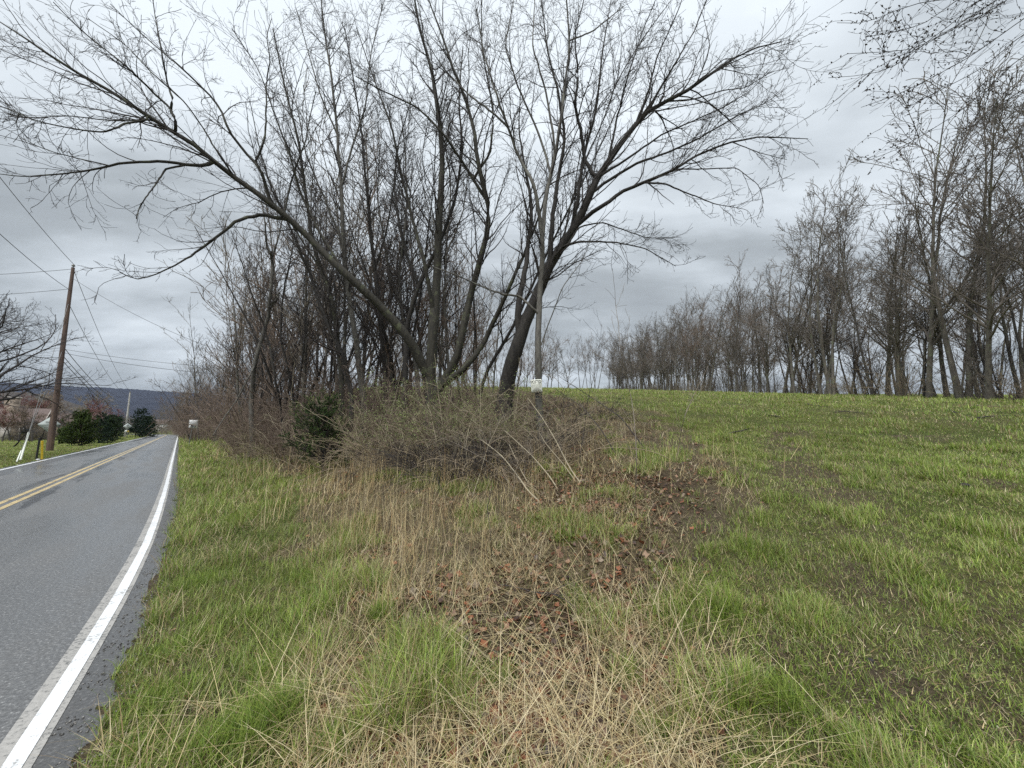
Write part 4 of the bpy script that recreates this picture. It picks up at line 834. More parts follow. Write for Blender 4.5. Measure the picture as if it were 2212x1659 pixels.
for i, (px, Y, v, s) in enumerate(sorted(spots, key=lambda a: a[0])):
    o = copy_tree(sap[v]) if v in used else sap[v]; used.add(v); place(o, px, Y, s * (1.42 if px < 700 else 1.55 if px < 1050 and Y < 24 else 1.1) * rs.uniform(0.88, 1.08), rs.uniform(0, 6.28), 925, 3.6)
    cnt[v] = cnt.get(v, 0) + 1
    where = 'by the speed sign' if px < 440 else 'left of the broken snag' if px < 580 else 'behind the cedar' if px < 780 else 'behind the leaning limb' if px < 930 else 'behind the posted tree'
    tag(o, f'{looks[v]} bare tree {where}, {ordn[cnt[v]-1]} such from the left', 'tree', 'bare trees packed in the thicket')
# shrub kinds
GR = [(0.25, 0.31, 0.11), (0.34, 0.40, 0.16), (0.20, 0.25, 0.10)]; YG = [(0.28, 0.30, 0.12), (0.22, 0.25, 0.09)]
sh = [bush(np.random.default_rng(300), 'shrub', 2.5, 26, 0.8, (2.8, 3.6), 0.0045, 'twig_brown', GR, 5.0, arch=0.05, r=0.012, rad=0.7, leafsize=0.026),
      bush(np.random.default_rng(301), 'shrub', 2.6, 38, 0.8, (3.6, 4.2), 0.005, 'twig_brown', None, 0, arch=0.04, r=0.013, rad=0.5),
      bush(np.random.default_rng(302), 'shrub', 1.9, 40, 1.0, (3.6, 4.4), 0.0045, 'twig_tan', YG, 2.5, arch=0.07, r=0.010, rad=0.7, leafsize=0.022),
      bush(np.random.default_rng(303), 'shrub', 3.6, 34, 0.7, (2.9, 3.4), 0.0075, 'twig_brown', None, 0, arch=0.0, r=0.018, rad=0.7),
      bush(np.random.default_rng(304), 'shrub', 1.2, 44, 0.8, (3.5, 3.5), 0.0035, 'twig_tan', None, 0, arch=0.08, r=0.006, rad=0.5),
      bush(np.random.default_rng(305), 'shrub', 1.5, 46, 1.1, (4.0, 4.4), 0.004, 'twig_dark', None, 0, arch=0.13, r=0.009, rad=0.6)]
sh.append(bush(np.random.default_rng(306), 'shrub', 2.2, 16, 1.3, (1.6, 1.8), 0.005, 'twig_tan', None, 0, arch=0.14, r=0.009, rad=0.6, K=12))
sh.append(bush(np.random.default_rng(307), 'shrub', 3.0, 12, 0.45, (1.5, 1.6), 0.005, 'pale_stem', None, 0, arch=0.02, r=0.010, rad=0.5, K=12))
slook = ['green leafed arching', 'bare brown', 'yellow green arching', 'tall brushy brown', 'low tan', 'low dark tangled', 'loose arching tan', 'thin pale upright']
S = []
for px, Y, v, s in [(1190, 8.6, 6, .9), (1235, 9.2, 6, .9), (1280, 10, 6, .8), (1120, 7.6, 6, .8), (1060, 7.4, 6, .8), (1000, 7.6, 6, .8), (940, 8.1, 6, .85), (880, 8.6, 6, .9), (820, 9.6, 6, .9), (760, 10.4, 6, .9), (680, 12.0, 6, .9), (610, 13.8, 6, .9), (550, 17.0, 6, 1.0), (1320, 10.8, 6, .6),
                    (890, 9.3, 7, .8), (960, 8.8, 7, .75), (1030, 8.6, 7, .75), (1100, 8.9, 7, .8), (830, 10.4, 7, .9), (750, 11.5, 7, .9), (1210, 9.8, 7, .8), (640, 13.4, 7, 1.0), (570, 16.0, 7, 1.0), (1165, 8.2, 7, .6),
                    (980, 10.6, 0, 1.0), (905, 10.8, 0, 1.05), (850, 11.5, 0, 1.0), (1040, 10.6, 0, .95), (940, 9.8, 2, 1.0), (800, 12, 0, .9), (1010, 9.2, 5, 1.0), (1080, 9.4, 2, .9), (1060, 8.8, 5, .9), (960, 8.9, 5, 1.0), (1120, 10.2, 2, .85), (1110, 9.2, 5, .9),
                    (900, 9.6, 5, 1.0), (850, 10.2, 2, .9), (780, 11.2, 4, 1.1), (1180, 11.5, 5, 1.0), (1220, 10.5, 5, .8), (1260, 11, 4, .8), (1150, 8.7, 5, .9), (1000, 12.0, 0, 1.1), (1130, 12.6, 1, .8), (965, 8.0, 5, .8), (1015, 7.9, 5, .75), (1065, 7.9, 5, .7), (915, 8.7, 5, .8), (1110, 8.2, 5, .65), (875, 9.2, 4, 1.1), (1160, 8.0, 4, .8), (1040, 9.8, 0, .9), (985, 9.8, 0, .85), (925, 10.4, 0, .95), (1200, 9.4, 5, .7),
                    (720, 12.5, 1, .9), (760, 13.5, 1, 1.0), (690, 13.0, 4, 1.2), (640, 14, 1, .95), (600, 15, 2, 1.0), (560, 16, 1, 1.0), (620, 16.5, 3, .9), (660, 15, 3, .85), (580, 18, 3, 1.0), (530, 18, 4, 1.4), (520, 20, 1, 1.0), (545, 20, 3, 1.0), (555, 20, 3, 1.0),
                    (545, 22, 2, 1.2), (535, 25, 3, 1.1), (525, 27, 3, 1.1), (515, 30, 3, 1.2), (505, 33, 2, 1.3), (500, 36, 3, 1.3), (462, 44, 3, 1.25), (425, 46, 3, 1.3), (418, 52, 3, 1.4), (412, 60, 3, 1.4), (407, 70, 3, 1.5), (403, 82, 3, 1.6), (399, 96, 3, 1.7), (396, 115, 3, 1.9),
                    (700, 17, 3, 1.0), (750, 17, 3, 1.0), (800, 15, 1, 1.05), (840, 14, 1, 1.0), (870, 13, 0, 1.0), (880, 16, 3, .9), (930, 15, 1, 1.0), (970, 15, 1, .9), (1010, 15, 0, .9), (1070, 14, 1, .8), (1035, 12.5, 2, 1.0),
                    (475, 40, 3, 1.3), (450, 55, 3, 1.5), (430, 75, 3, 1.6), (540, 30, 3, 1.3), (600, 26, 3, 1.2), (660, 26, 3, 1.2), (730, 26, 3, 1.1), (800, 25, 3, 1.1), (870, 24, 3, 1.1), (940, 25, 3, 1.0), (505, 34, 3, 1.4), (1310, 12, 4, .7), (1370, 13.5, 4, .6), (1290, 14, 5, .8)]:
    S.append((px, Y, v, s))
used = set(); cnt = {}
for px, Y, v, s in sorted(S, key=lambda a: a[0]):
    o = copy_tree(sh[v]) if v in used else sh[v]; used.add(v); place(o, px, Y, s * rs.uniform(0.66, 1.18), rs.uniform(0, 6.28), 925, 2.4 * s); cnt[v] = cnt.get(v, 0) + 1
    where = 'beyond the speed sign' if px < 440 else 'left of the broken snag' if px < 580 else 'near the cedar' if px < 790 else 'by the three stemmed tree' if px < 1020 else 'round the posted tree' if px < 1200 else 'at the thicket\'s field end'
    tag(o, f'{slook[v]} shrub {where}, {ordn[min(39, cnt[v]-1)]} such from the left', 'shrub', 'shrubs under the thicket trees')
# the dark cedar bush
ce = evergreen(np.random.default_rng(8), 'cedar_bush', 1.95, 1.2, tuple(base_at(702, 10.9)), 'round', ((0.025, 0.05, 0.014), (0.045, 0.075, 0.02), (0.065, 0.095, 0.028)), 0.07, 60, 0.25, 1.0)
tag(ce, 'dark green cedar bush at the front of the thicket', 'bush')
# slender sapling standing alone in front, and a few more whips
def whip(name, tr, Y, r, label, mat='twig_grey', dens=1.2, cat='sapling'):
    t = traced_tree(np.random.default_rng(int(tr[0][0])), name, [('trunk' , tr, Y + 0.15, r, 0.003, Y)], mat, mat, l2=(dens * 2, 0.25, 0.6), l3=1.6, l4=1.0, twig=0.0025, up=0.06, tmin=0.3)
    tag(t, label, cat); return t
whip('sapling', [(1372, 1165), (1371, 1100), (1376, 1000), (1370, 900), (1360, 840), (1340, 760), (1336, 700), (1330, 660)], 5.4, 0.010, 'lone slender bare sapling standing in front of the field')
whip('sapling', [(1462, 1020), (1466, 960), (1478, 900), (1500, 850), (1530, 790)], 7.6, 0.010, 'small arching sapling right of the lone slender one')
whip('sapling', [(1250, 1000), (1262, 930), (1270, 860), (1290, 790), (1300, 700)], 8.2, 0.010, 'thin dark sapling between the posted tree and the field', 'twig_dark')
whip('sapling', [(1070, 1300), (1064, 1240), (1060, 1160), (1052, 1090)], 4.1, 0.005, 'short dark whip rising from the straw bank', 'twig_dark', 0.6)
# cut pale branches slumped in front of the thicket
def cut_branch(tr, Y0, Y1, r, label, mat='pale_stem', side=1.6):
    pts = [at(px, py, Y0 + (Y1 - Y0) * i / (len(tr) - 1)) for i, (px, py) in enumerate(tr)]
    zb = gz(pts[0][0], pts[0][1]); pts[0][2] = zb + 0.01
    P = smooth_trace(pts, 14); R = np.linspace(r, r * 0.4, 14) * 0.68; O = P[0]; g = Geo(); rr = np.random.default_rng(int(tr[0][0] * 7 + tr[0][1]))
    root = empty('cut_branch', O); g.add(*tubes((P - O)[None], R[None], 6)); g.build('stem', M[mat], root, True)
    ch = children(rr, (P - O)[None], R[None], count=int(side * 6), tmin=0.3, ang=(0.3, 0.8), labs=0.8, lpow=0.5, rf=0.5, rmin=0.003)
    p, d, L, q, _ = ch; P1, R1 = run(rr, p, d, L, q, 7, wob=0.15, up=-0.02, taper=0.7, rmin=0.0025); g = Geo(); g.add(*tubes(P1, R1, 4))
    p, d, L, q, _ = children(rr, P1, R1, dens=3, tmin=0.2, ang=(0.3, 0.9), lf=0.5, lmin=0.12, rf=0.6); P2, R2 = run(rr, p, d, L, q, 4, wob=0.15, taper=0.6, rmin=0.002); g.add(*tubes(P2, R2, 3)); g.build('twigs', M['twig_grey'], root)
    return tag(root, label, 'branch', 'cut branches slumped from the thicket')
cut_branch([(1165, 1108), (1140, 1060), (1120, 1030), (1085, 985), (1040, 950)], 5.9, 7.2, 0.022, 'pale peeled cut branch, leftmost of the three thick ends')
cut_branch([(1180, 1095), (1158, 1070), (1128, 1022), (1100, 960)], 6.1, 7.6, 0.020, 'pale peeled cut branch between the other two thick ends')
cut_branch([(1222, 1112), (1210, 1065), (1188, 1030), (1150, 985), (1090, 930)], 6.0, 7.6, 0.022, 'pale peeled cut branch, rightmost of the three thick ends')
cut_branch([(1254, 1062), (1230, 1010), (1200, 950), (1170, 900), (1140, 860)], 6.6, 7.9, 0.018, 'long grey white branch leaning up across the posted tree trunk')
cut_branch([(1246, 1060), (1215, 1000), (1180, 960), (1165, 935)], 6.7, 7.7, 0.013, 'thin grey branch beside the long grey white one')
cut_branch([(1020, 1100), (1035, 1030), (1055, 960), (1085, 900)], 6.6, 7.8, 0.009, 'thin pale stem slanting right in the brush pile')
cut_branch([(905, 1010), (930, 985), (960, 960), (985, 930)], 8.3, 9.3, 0.013, 'short crooked branch low in the left of brush pile', 'twig_grey')
cut_branch([(1110, 1060), (1060, 1000), (990, 960), (930, 935)], 6.8, 8.5, 0.012, 'grey branch lying left across the brush pile', 'twig_grey')
cut_branch([(1330, 1000), (1300, 930), (1260, 880), (1200, 840)], 8.4, 9.6, 0.020, 'dark drooping branch end right of the posted tree', 'twig_dark')
cut_branch([(1392, 960), (1340, 900), (1280, 860), (1210, 815)], 8.8, 10.2, 0.022, 'dark branch arching down towards the field', 'twig_dark')
#==REST==
# ------------------------------------------------------------------ tree line along the far side of the field
rt = np.random.default_rng(123)
tl = [bare_tree(np.random.default_rng(400 + i), 'tall_tree', 20, r, lean=(ln, 0.02), nlimb=n, spread=sp, limb_f=lf, dens=(2.0, 2.3, 2.4), twig=0.014, bk=bk, tw=tw, clear=cl, stems=st, up=0.045)
      for i, (r, ln, n, sp, lf, cl, bk, tw, st) in enumerate([(.20, -.06, 24, .85, .40, .22, 'bark_line', 'twig_line', 1), (.16, .02, 22, .9, .36, .30, 'bark_line_d', 'twig_line', 1), (.22, -.03, 27, .9, .42, .16, 'bark_line', 'twig_line', 1),
                                                             (.14, .0, 20, .8, .30, .35, 'bark_line_d', 'twig_brown', 2), (.18, -.10, 23, .9, .38, .25, 'bark_line', 'twig_line', 1), (.12, -.03, 20, .8, .28, .30, 'bark_line_d', 'twig_brown', 1), (.17, .05, 22, .85, .40, .2, 'bark_line', 'twig_line', 2)])]
tlook = ['grey left leaning', 'dark upright', 'thick trunked grey', 'twin stemmed dark', 'strongly left leaning grey', 'slim dark', 'twin stemmed grey']
front = []; y = 15.0
while y < 135: front.append((36.5 + rt.uniform(-1.2, 2.0) + 0.0 * y, y)); y += rt.uniform(2.0, 3.6)
mid = []; y = 15.0
while y < 150: mid.append((41 + rt.uniform(-1.5, 2.5), y)); y += rt.uniform(1.8, 3.4)
back = []; y = 14.0
while y < 160: back.append((48 + rt.uniform(-2.5, 7), y)); y += rt.uniform(2.0, 4.0)
end = [(x + rt.uniform(-1.5, 1.5), 134 + rt.uniform(-5, 6) + 0.05 * x) for x in np.arange(-48, 42, 2.35)]
used = set(); cnt = {}
def put_tree(x, y, label_back, s):
    v = int(rt.integers(0, len(tl))); o = copy_tree(tl[v]) if v in used else tl[v]; used.add(v)
    o.location = (x, y, gz(x, y) - 0.1); o.rotation_euler = (0, 0, rt.uniform(-0.9, 0.9)); o.scale = (s, s, s * rt.uniform(0.95, 1.1))
    if label_back: tag(o, label_back[0], 'tree', label_back[1])
    else:
        cnt[v] = cnt.get(v, 0) + 1
        tag(o, f'{tlook[v]} tree along the field edge, {ordn[cnt[v]-1]} such from the right', 'tree', 'front row of bare trees behind the field')
for x, y in front: put_tree(x, y, None, rt.uniform(0.78, 1.08) * (0.92 if y > 60 else 1.32 if y < 36 else 1.12))
for x, y in mid: put_tree(x, y, ('bare tree standing in the wood behind the front row of field trees', 'bare trees deeper in the wood beyond the field'), rt.uniform(0.8, 1.1))
for x, y in back: put_tree(x, y, ('bare tree standing in the wood behind the front row of field trees', 'bare trees deeper in the wood beyond the field'), rt.uniform(0.85, 1.1))
deep = []; y = 16.0
while y < 150: deep.append((60 + rt.uniform(-4, 6), y)); y += rt.uniform(3.0, 4.6)
for x, y in deep: put_tree(x, y, ('bare tree standing in the wood behind the front row of field trees', 'bare trees deeper in the wood beyond the field'), rt.uniform(0.9, 1.15))
for i, (x, y) in enumerate(end): put_tree(x, y, (f'small bare tree on the far crest of the field, {ordn[i]} from the left', 'bare trees along the far crest of the field'), rt.uniform(0.95, 1.25))
under = sorted([(rt.uniform(37, 46), rt.uniform(17, 130)) for _ in range(40)], key=lambda a: -a[0] / a[1])
for i, (x, y) in enumerate(under):
    o = copy_tree(sap[int(rt.integers(0, 6))]); o.location = (x, y, gz(x, y) - .1); s = rt.uniform(0.8, 1.25); o.scale = (s, s, s); o.rotation_euler = (0, 0, rt.uniform(0, 6.28))
    tag(o, f'slender young tree under the field edge trees, {ordn[i]} from the right', 'tree', 'young trees under the field edge trees')
# undergrowth along its foot
ub = [bush(np.random.default_rng(500), 'undergrowth_bush', 3.2, 26, 0.6, (1.8, 2.0), 0.013, 'twig_tan', None, 0, r=0.02, rad=0.8),
      bush(np.random.default_rng(501), 'undergrowth_bush', 2.6, 26, 0.8, (1.8, 2.0), 0.012, 'twig_grey', [(0.20, 0.23, 0.09), (0.15, 0.18, 0.07)], 1.2, r=0.018, rad=0.8, leafsize=0.035),
      bush(np.random.default_rng(502), 'undergrowth_bush', 4.2, 30, 0.5, (1.6, 2.0), 0.014, 'twig_line', None, 0, r=0.025, rad=0.9)]
ulook = ['tan brushy', 'faintly green', 'tall dark brushy']; used = set(); cnt = {}; y = 18.0
while y < 150:
    v = int(rt.integers(0, 3)); o = copy_tree(ub[v]) if v in used else ub[v]; used.add(v); x = 38.5 + rt.uniform(-1.5, 4); s = rt.uniform(0.7, 1.2)
    o.location = (x, y, gz(x, y)); o.rotation_euler = (0, 0, rt.uniform(0, 6)); o.scale = (s, s, s); cnt[v] = cnt.get(v, 0) + 1
    tag(o, f'{ulook[v]} undergrowth bush at the foot of the tree line, {ordn[min(39, cnt[v]-1)]} from the right', 'bush', 'undergrowth along the tree line'); y += rt.uniform(1.3, 2.6)
# fallen sticks on the field
for i, (a, b, lab) in enumerate([((1655, 898), (1700, 905), 'thin stick lying at the top end of the bare track'), ((1745, 862 + 12), (1790, 868 + 14), 'short twiggy stick on the grass below the wood'), ((1800, 893), (1870, 896), 'dark stick in the grass right of the bare track'),
                                 ((2052, 888), (2096, 902), 'long dark stick slanting in the grass near the right'), ((2110, 905), (2200, 900), 'longest dark stick lying flat at the right edge'), ((1560, 945), (1640, 925), 'dark stick lying at the left edge of the bare track'),
                                 ((1080, 1275), (1290, 1310), 'long dark stick half buried in straw near the middle')]):
    A, B = G(*a), G(*b); P = np.linspace(A, B, 9); r_ = np.random.default_rng(i + 40); P[1:-1, :2] += r_.normal(size=(7, 2)) * 0.05 * np.linalg.norm(A - B) / 3
    P[:, 2] = [gz(*p[:2]) + 0.05 for p in P]; root = empty('fallen_stick', P[0]); rad = 0.022 if i < 6 else 0.006; g = Geo().tube(P - P[0], np.linspace(rad, rad * 0.3, 9), 5); g.build('stem', M['twig_dark'], root)
    p, d, L, q, _ = children(r_, (P - P[0])[None], np.linspace(rad, rad * .3, 9)[None], count=5, tmin=0.3, ang=(0.4, 1.0), labs=0.5, rf=0.5); P1, R1 = run(r_, p, d, L, q, 5, wob=0.1, taper=0.7, rmin=0.004); g = Geo(); g.add(*tubes(P1, R1, 3)); g.build('twigs', M['twig_dark'], root)
    tag(root, lab, 'stick', 'fallen sticks')
# dark rotting clods / wet bark pieces and a pale fungus-like lump
M['clod'] = plain('wet_dark_bark_chunk', (0.035, 0.028, 0.026), 0.45, var=0.4, scale=30, bumps=0.6); M['tanlump'] = plain('tan_lump', (0.42, 0.30, 0.19), 0.8, var=0.3, scale=40, bumps=0.6)
def lump(name, px, py, size, mat, label, seed, cat):
    r_ = np.random.default_rng(seed); c = G(px, py); nu, nv = 14, 9; V = []
    for j in range(nv):
        for i in range(nu):
            th = 2 * math.pi * i / nu; ph = math.pi * (j + 0.5) / nv; n = np.array([math.sin(ph) * math.cos(th), math.sin(ph) * math.sin(th), math.cos(ph)])
            V.append(n * np.array(size) * (1 + 0.45 * (r_.random() - 0.5)))
    V = np.array(V); Q = [(j * nu + i, (j + 1) * nu + i, (j + 1) * nu + (i + 1) % nu, j * nu + (i + 1) % nu) for j in range(nv - 1) for i in range(nu)]
    V = np.vstack([V, [[0, 0, size[2]], [0, 0, -size[2]]]]); n = nu * nv; T = [(n, i, (i + 1) % nu) for i in range(nu)] + [(n + 1, (nv - 1) * nu + (i + 1) % nu, (nv - 1) * nu + i) for i in range(nu)]
    a = r_.uniform(0, 3); Rz = np.array([[math.cos(a), -math.sin(a), 0], [math.sin(a), math.cos(a), 0], [0, 0, 1]]); o = mesh_np(name, V @ Rz.T, Q, T, mat, None, None, False); o.location = (c[0], c[1], c[2] + size[2] * 0.6)
    return tag(o, label, cat)
for i, (px, py, s, lab) in enumerate([(1570, 1575, (0.011, 0.038, 0.014), 'dark wet bark piece standing in straw at lower right'), (1775, 1365, (0.045, 0.015, 0.013), 'dark curled bark strip on the turf at lower right'), (1880, 1430, (0.025, 0.014, 0.013), 'dark bark chunk in turf right of the curled strip'),
                                      (1965, 1580, (0.035, 0.017, 0.014), 'dark wet clod near the bottom right corner'), (1180, 1105 + 265, (0.025, 0.014, 0.011), 'dark clod among red leaves in the middle'), (865, 1310, (0.028, 0.021, 0.014), 'dark clod beside a green tuft at left of the straw'), (2085, 1050, (0.055, 0.035, 0.028), 'dark clod far out on the right of the field')]):
    lump('bark_chunk', px, py, s, M['clod'], lab, i, 'bark piece')
lump('tan_stone', 1605, 1505, (.05, .026, .022), M['tanlump'], 'rough tan lump lying in the straw at lower right', 30, 'stone')
# taller tufts that stand out from the turf
def tuft(px, py, n, L, w, label, seed, col=None):
    r_ = np.random.default_rng(seed); c = G(px, py); q = np.clip(r_.normal(size=(n, 2)), -1.6, 1.6) * w * 0.9; x = c[0] + q[:, 0]; y = c[1] + q[:, 1]; z = ground_z(x, y)
    cl = (GREENS[r_.integers(0, 4, n)] if col is None else np.array(col)[r_.integers(0, len(col), n)]) * r_.uniform(0.85, 1.4, (n, 1)); d = math.hypot(c[0], c[1])
    V, Q, T, C = blades(r_, x, y, z, L * r_.uniform(0.5, 1.25, n), 0.0042 * max(1, d / 5) * r_.uniform(0.7, 1.3, n), r_.uniform(0.05, 0.7, n), cl, 0.32, 1.2, 5)
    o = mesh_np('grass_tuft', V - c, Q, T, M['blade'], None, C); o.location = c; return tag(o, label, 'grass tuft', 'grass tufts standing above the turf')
for i, (px, py, n, L, w, lab) in enumerate([(575, 1570, 900, .24, .11, 'large bright green grass tuft at the bottom left of the bank'), (735, 1620, 420, .17, .07, 'green grass tuft right of the large bottom left one'), (820, 1335, 420, .20, .06, 'narrow upright green tuft below the tall dry stalks'),
                                            (535, 1335, 300, .16, .09, 'green tuft on the bank near the road bend line'), (600, 1450, 380, .16, .10, 'green tuft above the large bottom left one'), (1480, 1330, 1300, .17, .22, 'wide fresh green tuft where straw meets field'), (1500, 1250, 700, .15, .22, 'fresh green tuft just above the widest one'),
                                            (1640, 1200, 500, .14, .16, 'green tuft at the left edge of the field turf'), (1590, 1500, 200, .14, .06, 'small green tuft beside the tan lump'), (1690, 1530, 300, .2, .08, 'long bladed pale green tuft near the bottom right'), (1075, 1480, 200, .18, .06, 'thin green tuft amid red leaves'),
                                            (960, 1450, 180, .18, .06, 'thin green tuft left of the red leaves'), (1350, 1470, 200, .17, .06, 'thin green tuft right of the red leaves'), (660, 1250, 260, .16, .10, 'green tuft left of the tall dry stalks'), (500, 1130, 420, .2, .25, 'dark green tuft on the verge beyond the bend'),
                                            (560, 1100, 420, .22, .3, 'dark green tuft on the verge below the snag'), (1225, 1170, 160, .12, .08, 'small leafy green clump below the cut branches'), (1700, 1080, 300, .15, .2, 'green tuft at the left edge of the bare track'), (2000, 1010, 700, .18, .4, 'bright green tuft in the field right of the track'), (2060, 1620, 400, .1, .12, 'bright green tuft at the bottom right corner'), (330, 1530, 700, .15, .13, 'green tuft hanging toward the road at bottom left'), (300, 1630, 500, .13, .10, 'green tuft lowest beside the asphalt'), (400, 1400, 600, .15, .13, 'bushy green tuft beside the asphalt below the bend'), (430, 1260, 600, .16, .16, 'green tuft beside the asphalt level with straw stalks'), (440, 1620, 450, .15, .10, 'green tuft left of the large bottom left one'), (1780, 1480, 500, .10, .16, 'low green tuft beneath the curled bark strip'), (1420, 1590, 260, .15, .07, 'green tuft amid straw left of the upright bark piece')]):
    tuft(px, py, n, L, w, lab, 600 + i)

# ------------------------------------------------------------------ signs
M['alu'] = plain('sign_aluminium', (0.40, 0.44, 0.43), 0.6, 0.0, 0.06, 3); M['steel'] = plain('galvanised_post', (0.24, 0.24, 0.23), 0.5, 0.7, 0.1, 5)
M['signwhite'] = plain('sign_white', (0.80, 0.81, 0.80), 0.4, 0, 0.03, 4); M['black'] = plain('black_lettering', (0.02, 0.02, 0.02), 0.5, 0, 0.05); M['yellow'] = plain('yellow_plastic', (0.72, 0.50, 0.03), 0.45, 0, 0.08, 5)
M['paper'] = plain('sign_paper', (0.74, 0.75, 0.66), 0.6, 0, 0.08, 8); M['ink'] = plain('faded_ink', (0.28, 0.28, 0.25), 0.7, 0, 0.2, 40); M['blackpost'] = plain('black_plastic', (0.02, 0.02, 0.022), 0.45, 0, 0.1); M['white'] = plain('white_plastic', (0.72, 0.74, 0.66), 0.5, 0, 0.06, 5)
def frame_from(normal):
    n = unit(np.array([normal[0], normal[1], 0.0])); x = np.array([-n[1], n[0], 0]); return np.stack([x, np.array([0, 0, 1.0]), n], 1)   # columns: right, up, towards viewer
def plate(name, c, w, h, Fm, mat, parent, t=0.004, rot=0.0, corner=0.03, bevel=True):
    pts = []
    for sx, sy in ((1, 1), (-1, 1), (-1, -1), (1, -1)):
        cx, cy = sx * (w / 2 - corner), sy * (h / 2 - corner); a0 = {(1, 1): 0, (-1, 1): 90, (-1, -1): 180, (1, -1): 270}[(sx, sy)]
        for k in range(4): a = math.radians(a0 + 30 * k); pts.append((cx + corner * math.cos(a), cy + corner * math.sin(a)))
    pts = np.array(pts); R = np.array([[math.cos(rot), -math.sin(rot)], [math.sin(rot), math.cos(rot)]]); pts = pts @ R.T; n = len(pts)
    V = np.vstack([np.c_[pts, np.full(n, t / 2)], np.c_[pts, np.full(n, -t / 2)], [[0, 0, t / 2], [0, 0, -t / 2]]]) @ Fm.T + c
    T = [(2 * n, i, (i + 1) % n) for i in range(n)] + [(2 * n + 1, n + (i + 1) % n, n + i) for i in range(n)]; Q = [(i, n + i, n + (i + 1) % n, (i + 1) % n) for i in range(n)]
    return mesh_np(name, V, Q, T, mat, parent)
def text_mesh(name, txt, c, height, Fm, mat, parent, sx=1.0, bold=0.0, z=0.0035):
    cu = bpy.data.curves.new(name, 'FONT'); cu.body = txt; cu.size = 1; cu.align_x = 'CENTER'; cu.align_y = 'CENTER'; cu.offset = bold; cu.extrude = 0.02
    to = bpy.data.objects.new('tmp', cu); SC.collection.objects.link(to); dg = bpy.context.evaluated_depsgraph_get(); me = bpy.data.meshes.new_from_object(to.evaluated_get(dg)); bpy.data.objects.remove(to)
    co = np.empty(len(me.vertices) * 3, np.float32); me.vertices.foreach_get('co', co); co = co.reshape(-1, 3); hh = co[:, 1].max() - co[:, 1].min(); k = height / hh
    co[:, 1] -= (co[:, 1].max() + co[:, 1].min()) / 2; co[:, 0] -= (co[:, 0].max() + co[:, 0].min()) / 2
    co = co * np.array([k * sx, k, 0.02]); co[:, 2] += z; co = co @ Fm.T + c; me.vertices.foreach_set('co', co.astype(np.float32).ravel()); me.materials.clear(); me.materials.append(mat)
    o = bpy.data.objects.new(name, me); SC.collection.objects.link(o); o.parent = parent; me.name = name; return o
def speed_sign():
    b = base_at(409, 36.3, 940); n = np.array([-b[0] * 0.9 - 0.0, -b[1], 0]); Fm = frame_from(n); root = empty('speed_limit_sign', b); top = 36.3 * ray(418, 907)[1] + EYE - b[2]; c = np.array([0, 0, top - 0.40])
    off = at(418, 915, 36.3) - b; c[0], c[1] = off[0], off[1]
    lean = np.array([c[0], c[1], 0]); Geo().tube([np.array([0, 0, -0.3]), c * 0.5, c + np.array([0, 0, 0.3])] - np.array(Fm[:, 2]) * 0.03, 0.035, 6).build('post', M['steel'], root)
    plate('sign_plate', c, 0.66, 0.80, Fm, M['signwhite'], root, corner=0.04)
    g = Geo()
    for (x0, y0, w, h) in ((0, .375, .60, .012), (0, -.375, .60, .012), (.305, 0, .012, .75), (-.305, 0, .012, .75)):
        g.box(np.array([x0, y0, 0.004]) @ Fm.T + c, (w, h, 0.002), Fm)
    g.build('border', M['black'], root)
    text_mesh('lettering', 'SPEED', np.array([0, .26, 0]) @ Fm.T + c, 0.12, Fm, M['black'], root, 0.95, 0.008); text_mesh('lettering', 'LIMIT', np.array([0, .085, 0]) @ Fm.T + c, 0.12, Fm, M['black'], root, 0.95, 0.008)
    text_mesh('number', '40', np.array([0, -.18, 0]) @ Fm.T + c, 0.29, Fm, M['black'], root, 1.2, 0.022); tag(root, 'white speed limit 40 sign on a metal post beside the thicket', 'road sign')
speed_sign()
def posted_sign():
    Y = 9.50; c = at(1159, 833.5, Y); Fm = frame_from((0.03 - c[0] * 0.1, -1, 0)); a = math.radians(-3); Rz = np.array([[math.cos(a), -math.sin(a), 0], [math.sin(a), math.cos(a), 0], [0, 0, 1]]).T; Fm = Fm @ Rz
    root = empty('posted_sign', c); z = np.zeros(3); plate('sign_plate', z, 0.285, 0.335, Fm, M['paper'], root, 0.003, 0, 0.022)
    text_mesh('lettering', 'POSTED', np.array([0, .108, 0]) @ Fm.T, 0.085, Fm, M['black'], root, 0.60, 0.022, 0.004)
    g = Geo(); r_ = np.random.default_rng(4)
    for k in range(8):
        y = 0.045 - k * 0.023; x = -0.12
        while x < 0.115:
            w = r_.uniform(0.012, 0.035)
            if k in (0, 5) and abs(x) > 0.085: x += w; continue
            g.box(np.array([min(x + w / 2, 0.118), y, 0.0022]) @ Fm.T, (w, 0.0085, 0.001), Fm); x += w + 0.007
    g.build('small_print', M['ink'], root)
    g = Geo()
    for s in (0.145, -0.145): g.tube([np.array([0, s, 0.001]) @ Fm.T, np.array([0, s, 0.006]) @ Fm.T], 0.006, 6)
    g.build('nails', M['steel'], root); tag(root, 'small white POSTED notice nailed to the slender grey tree', 'notice')
posted_sign()
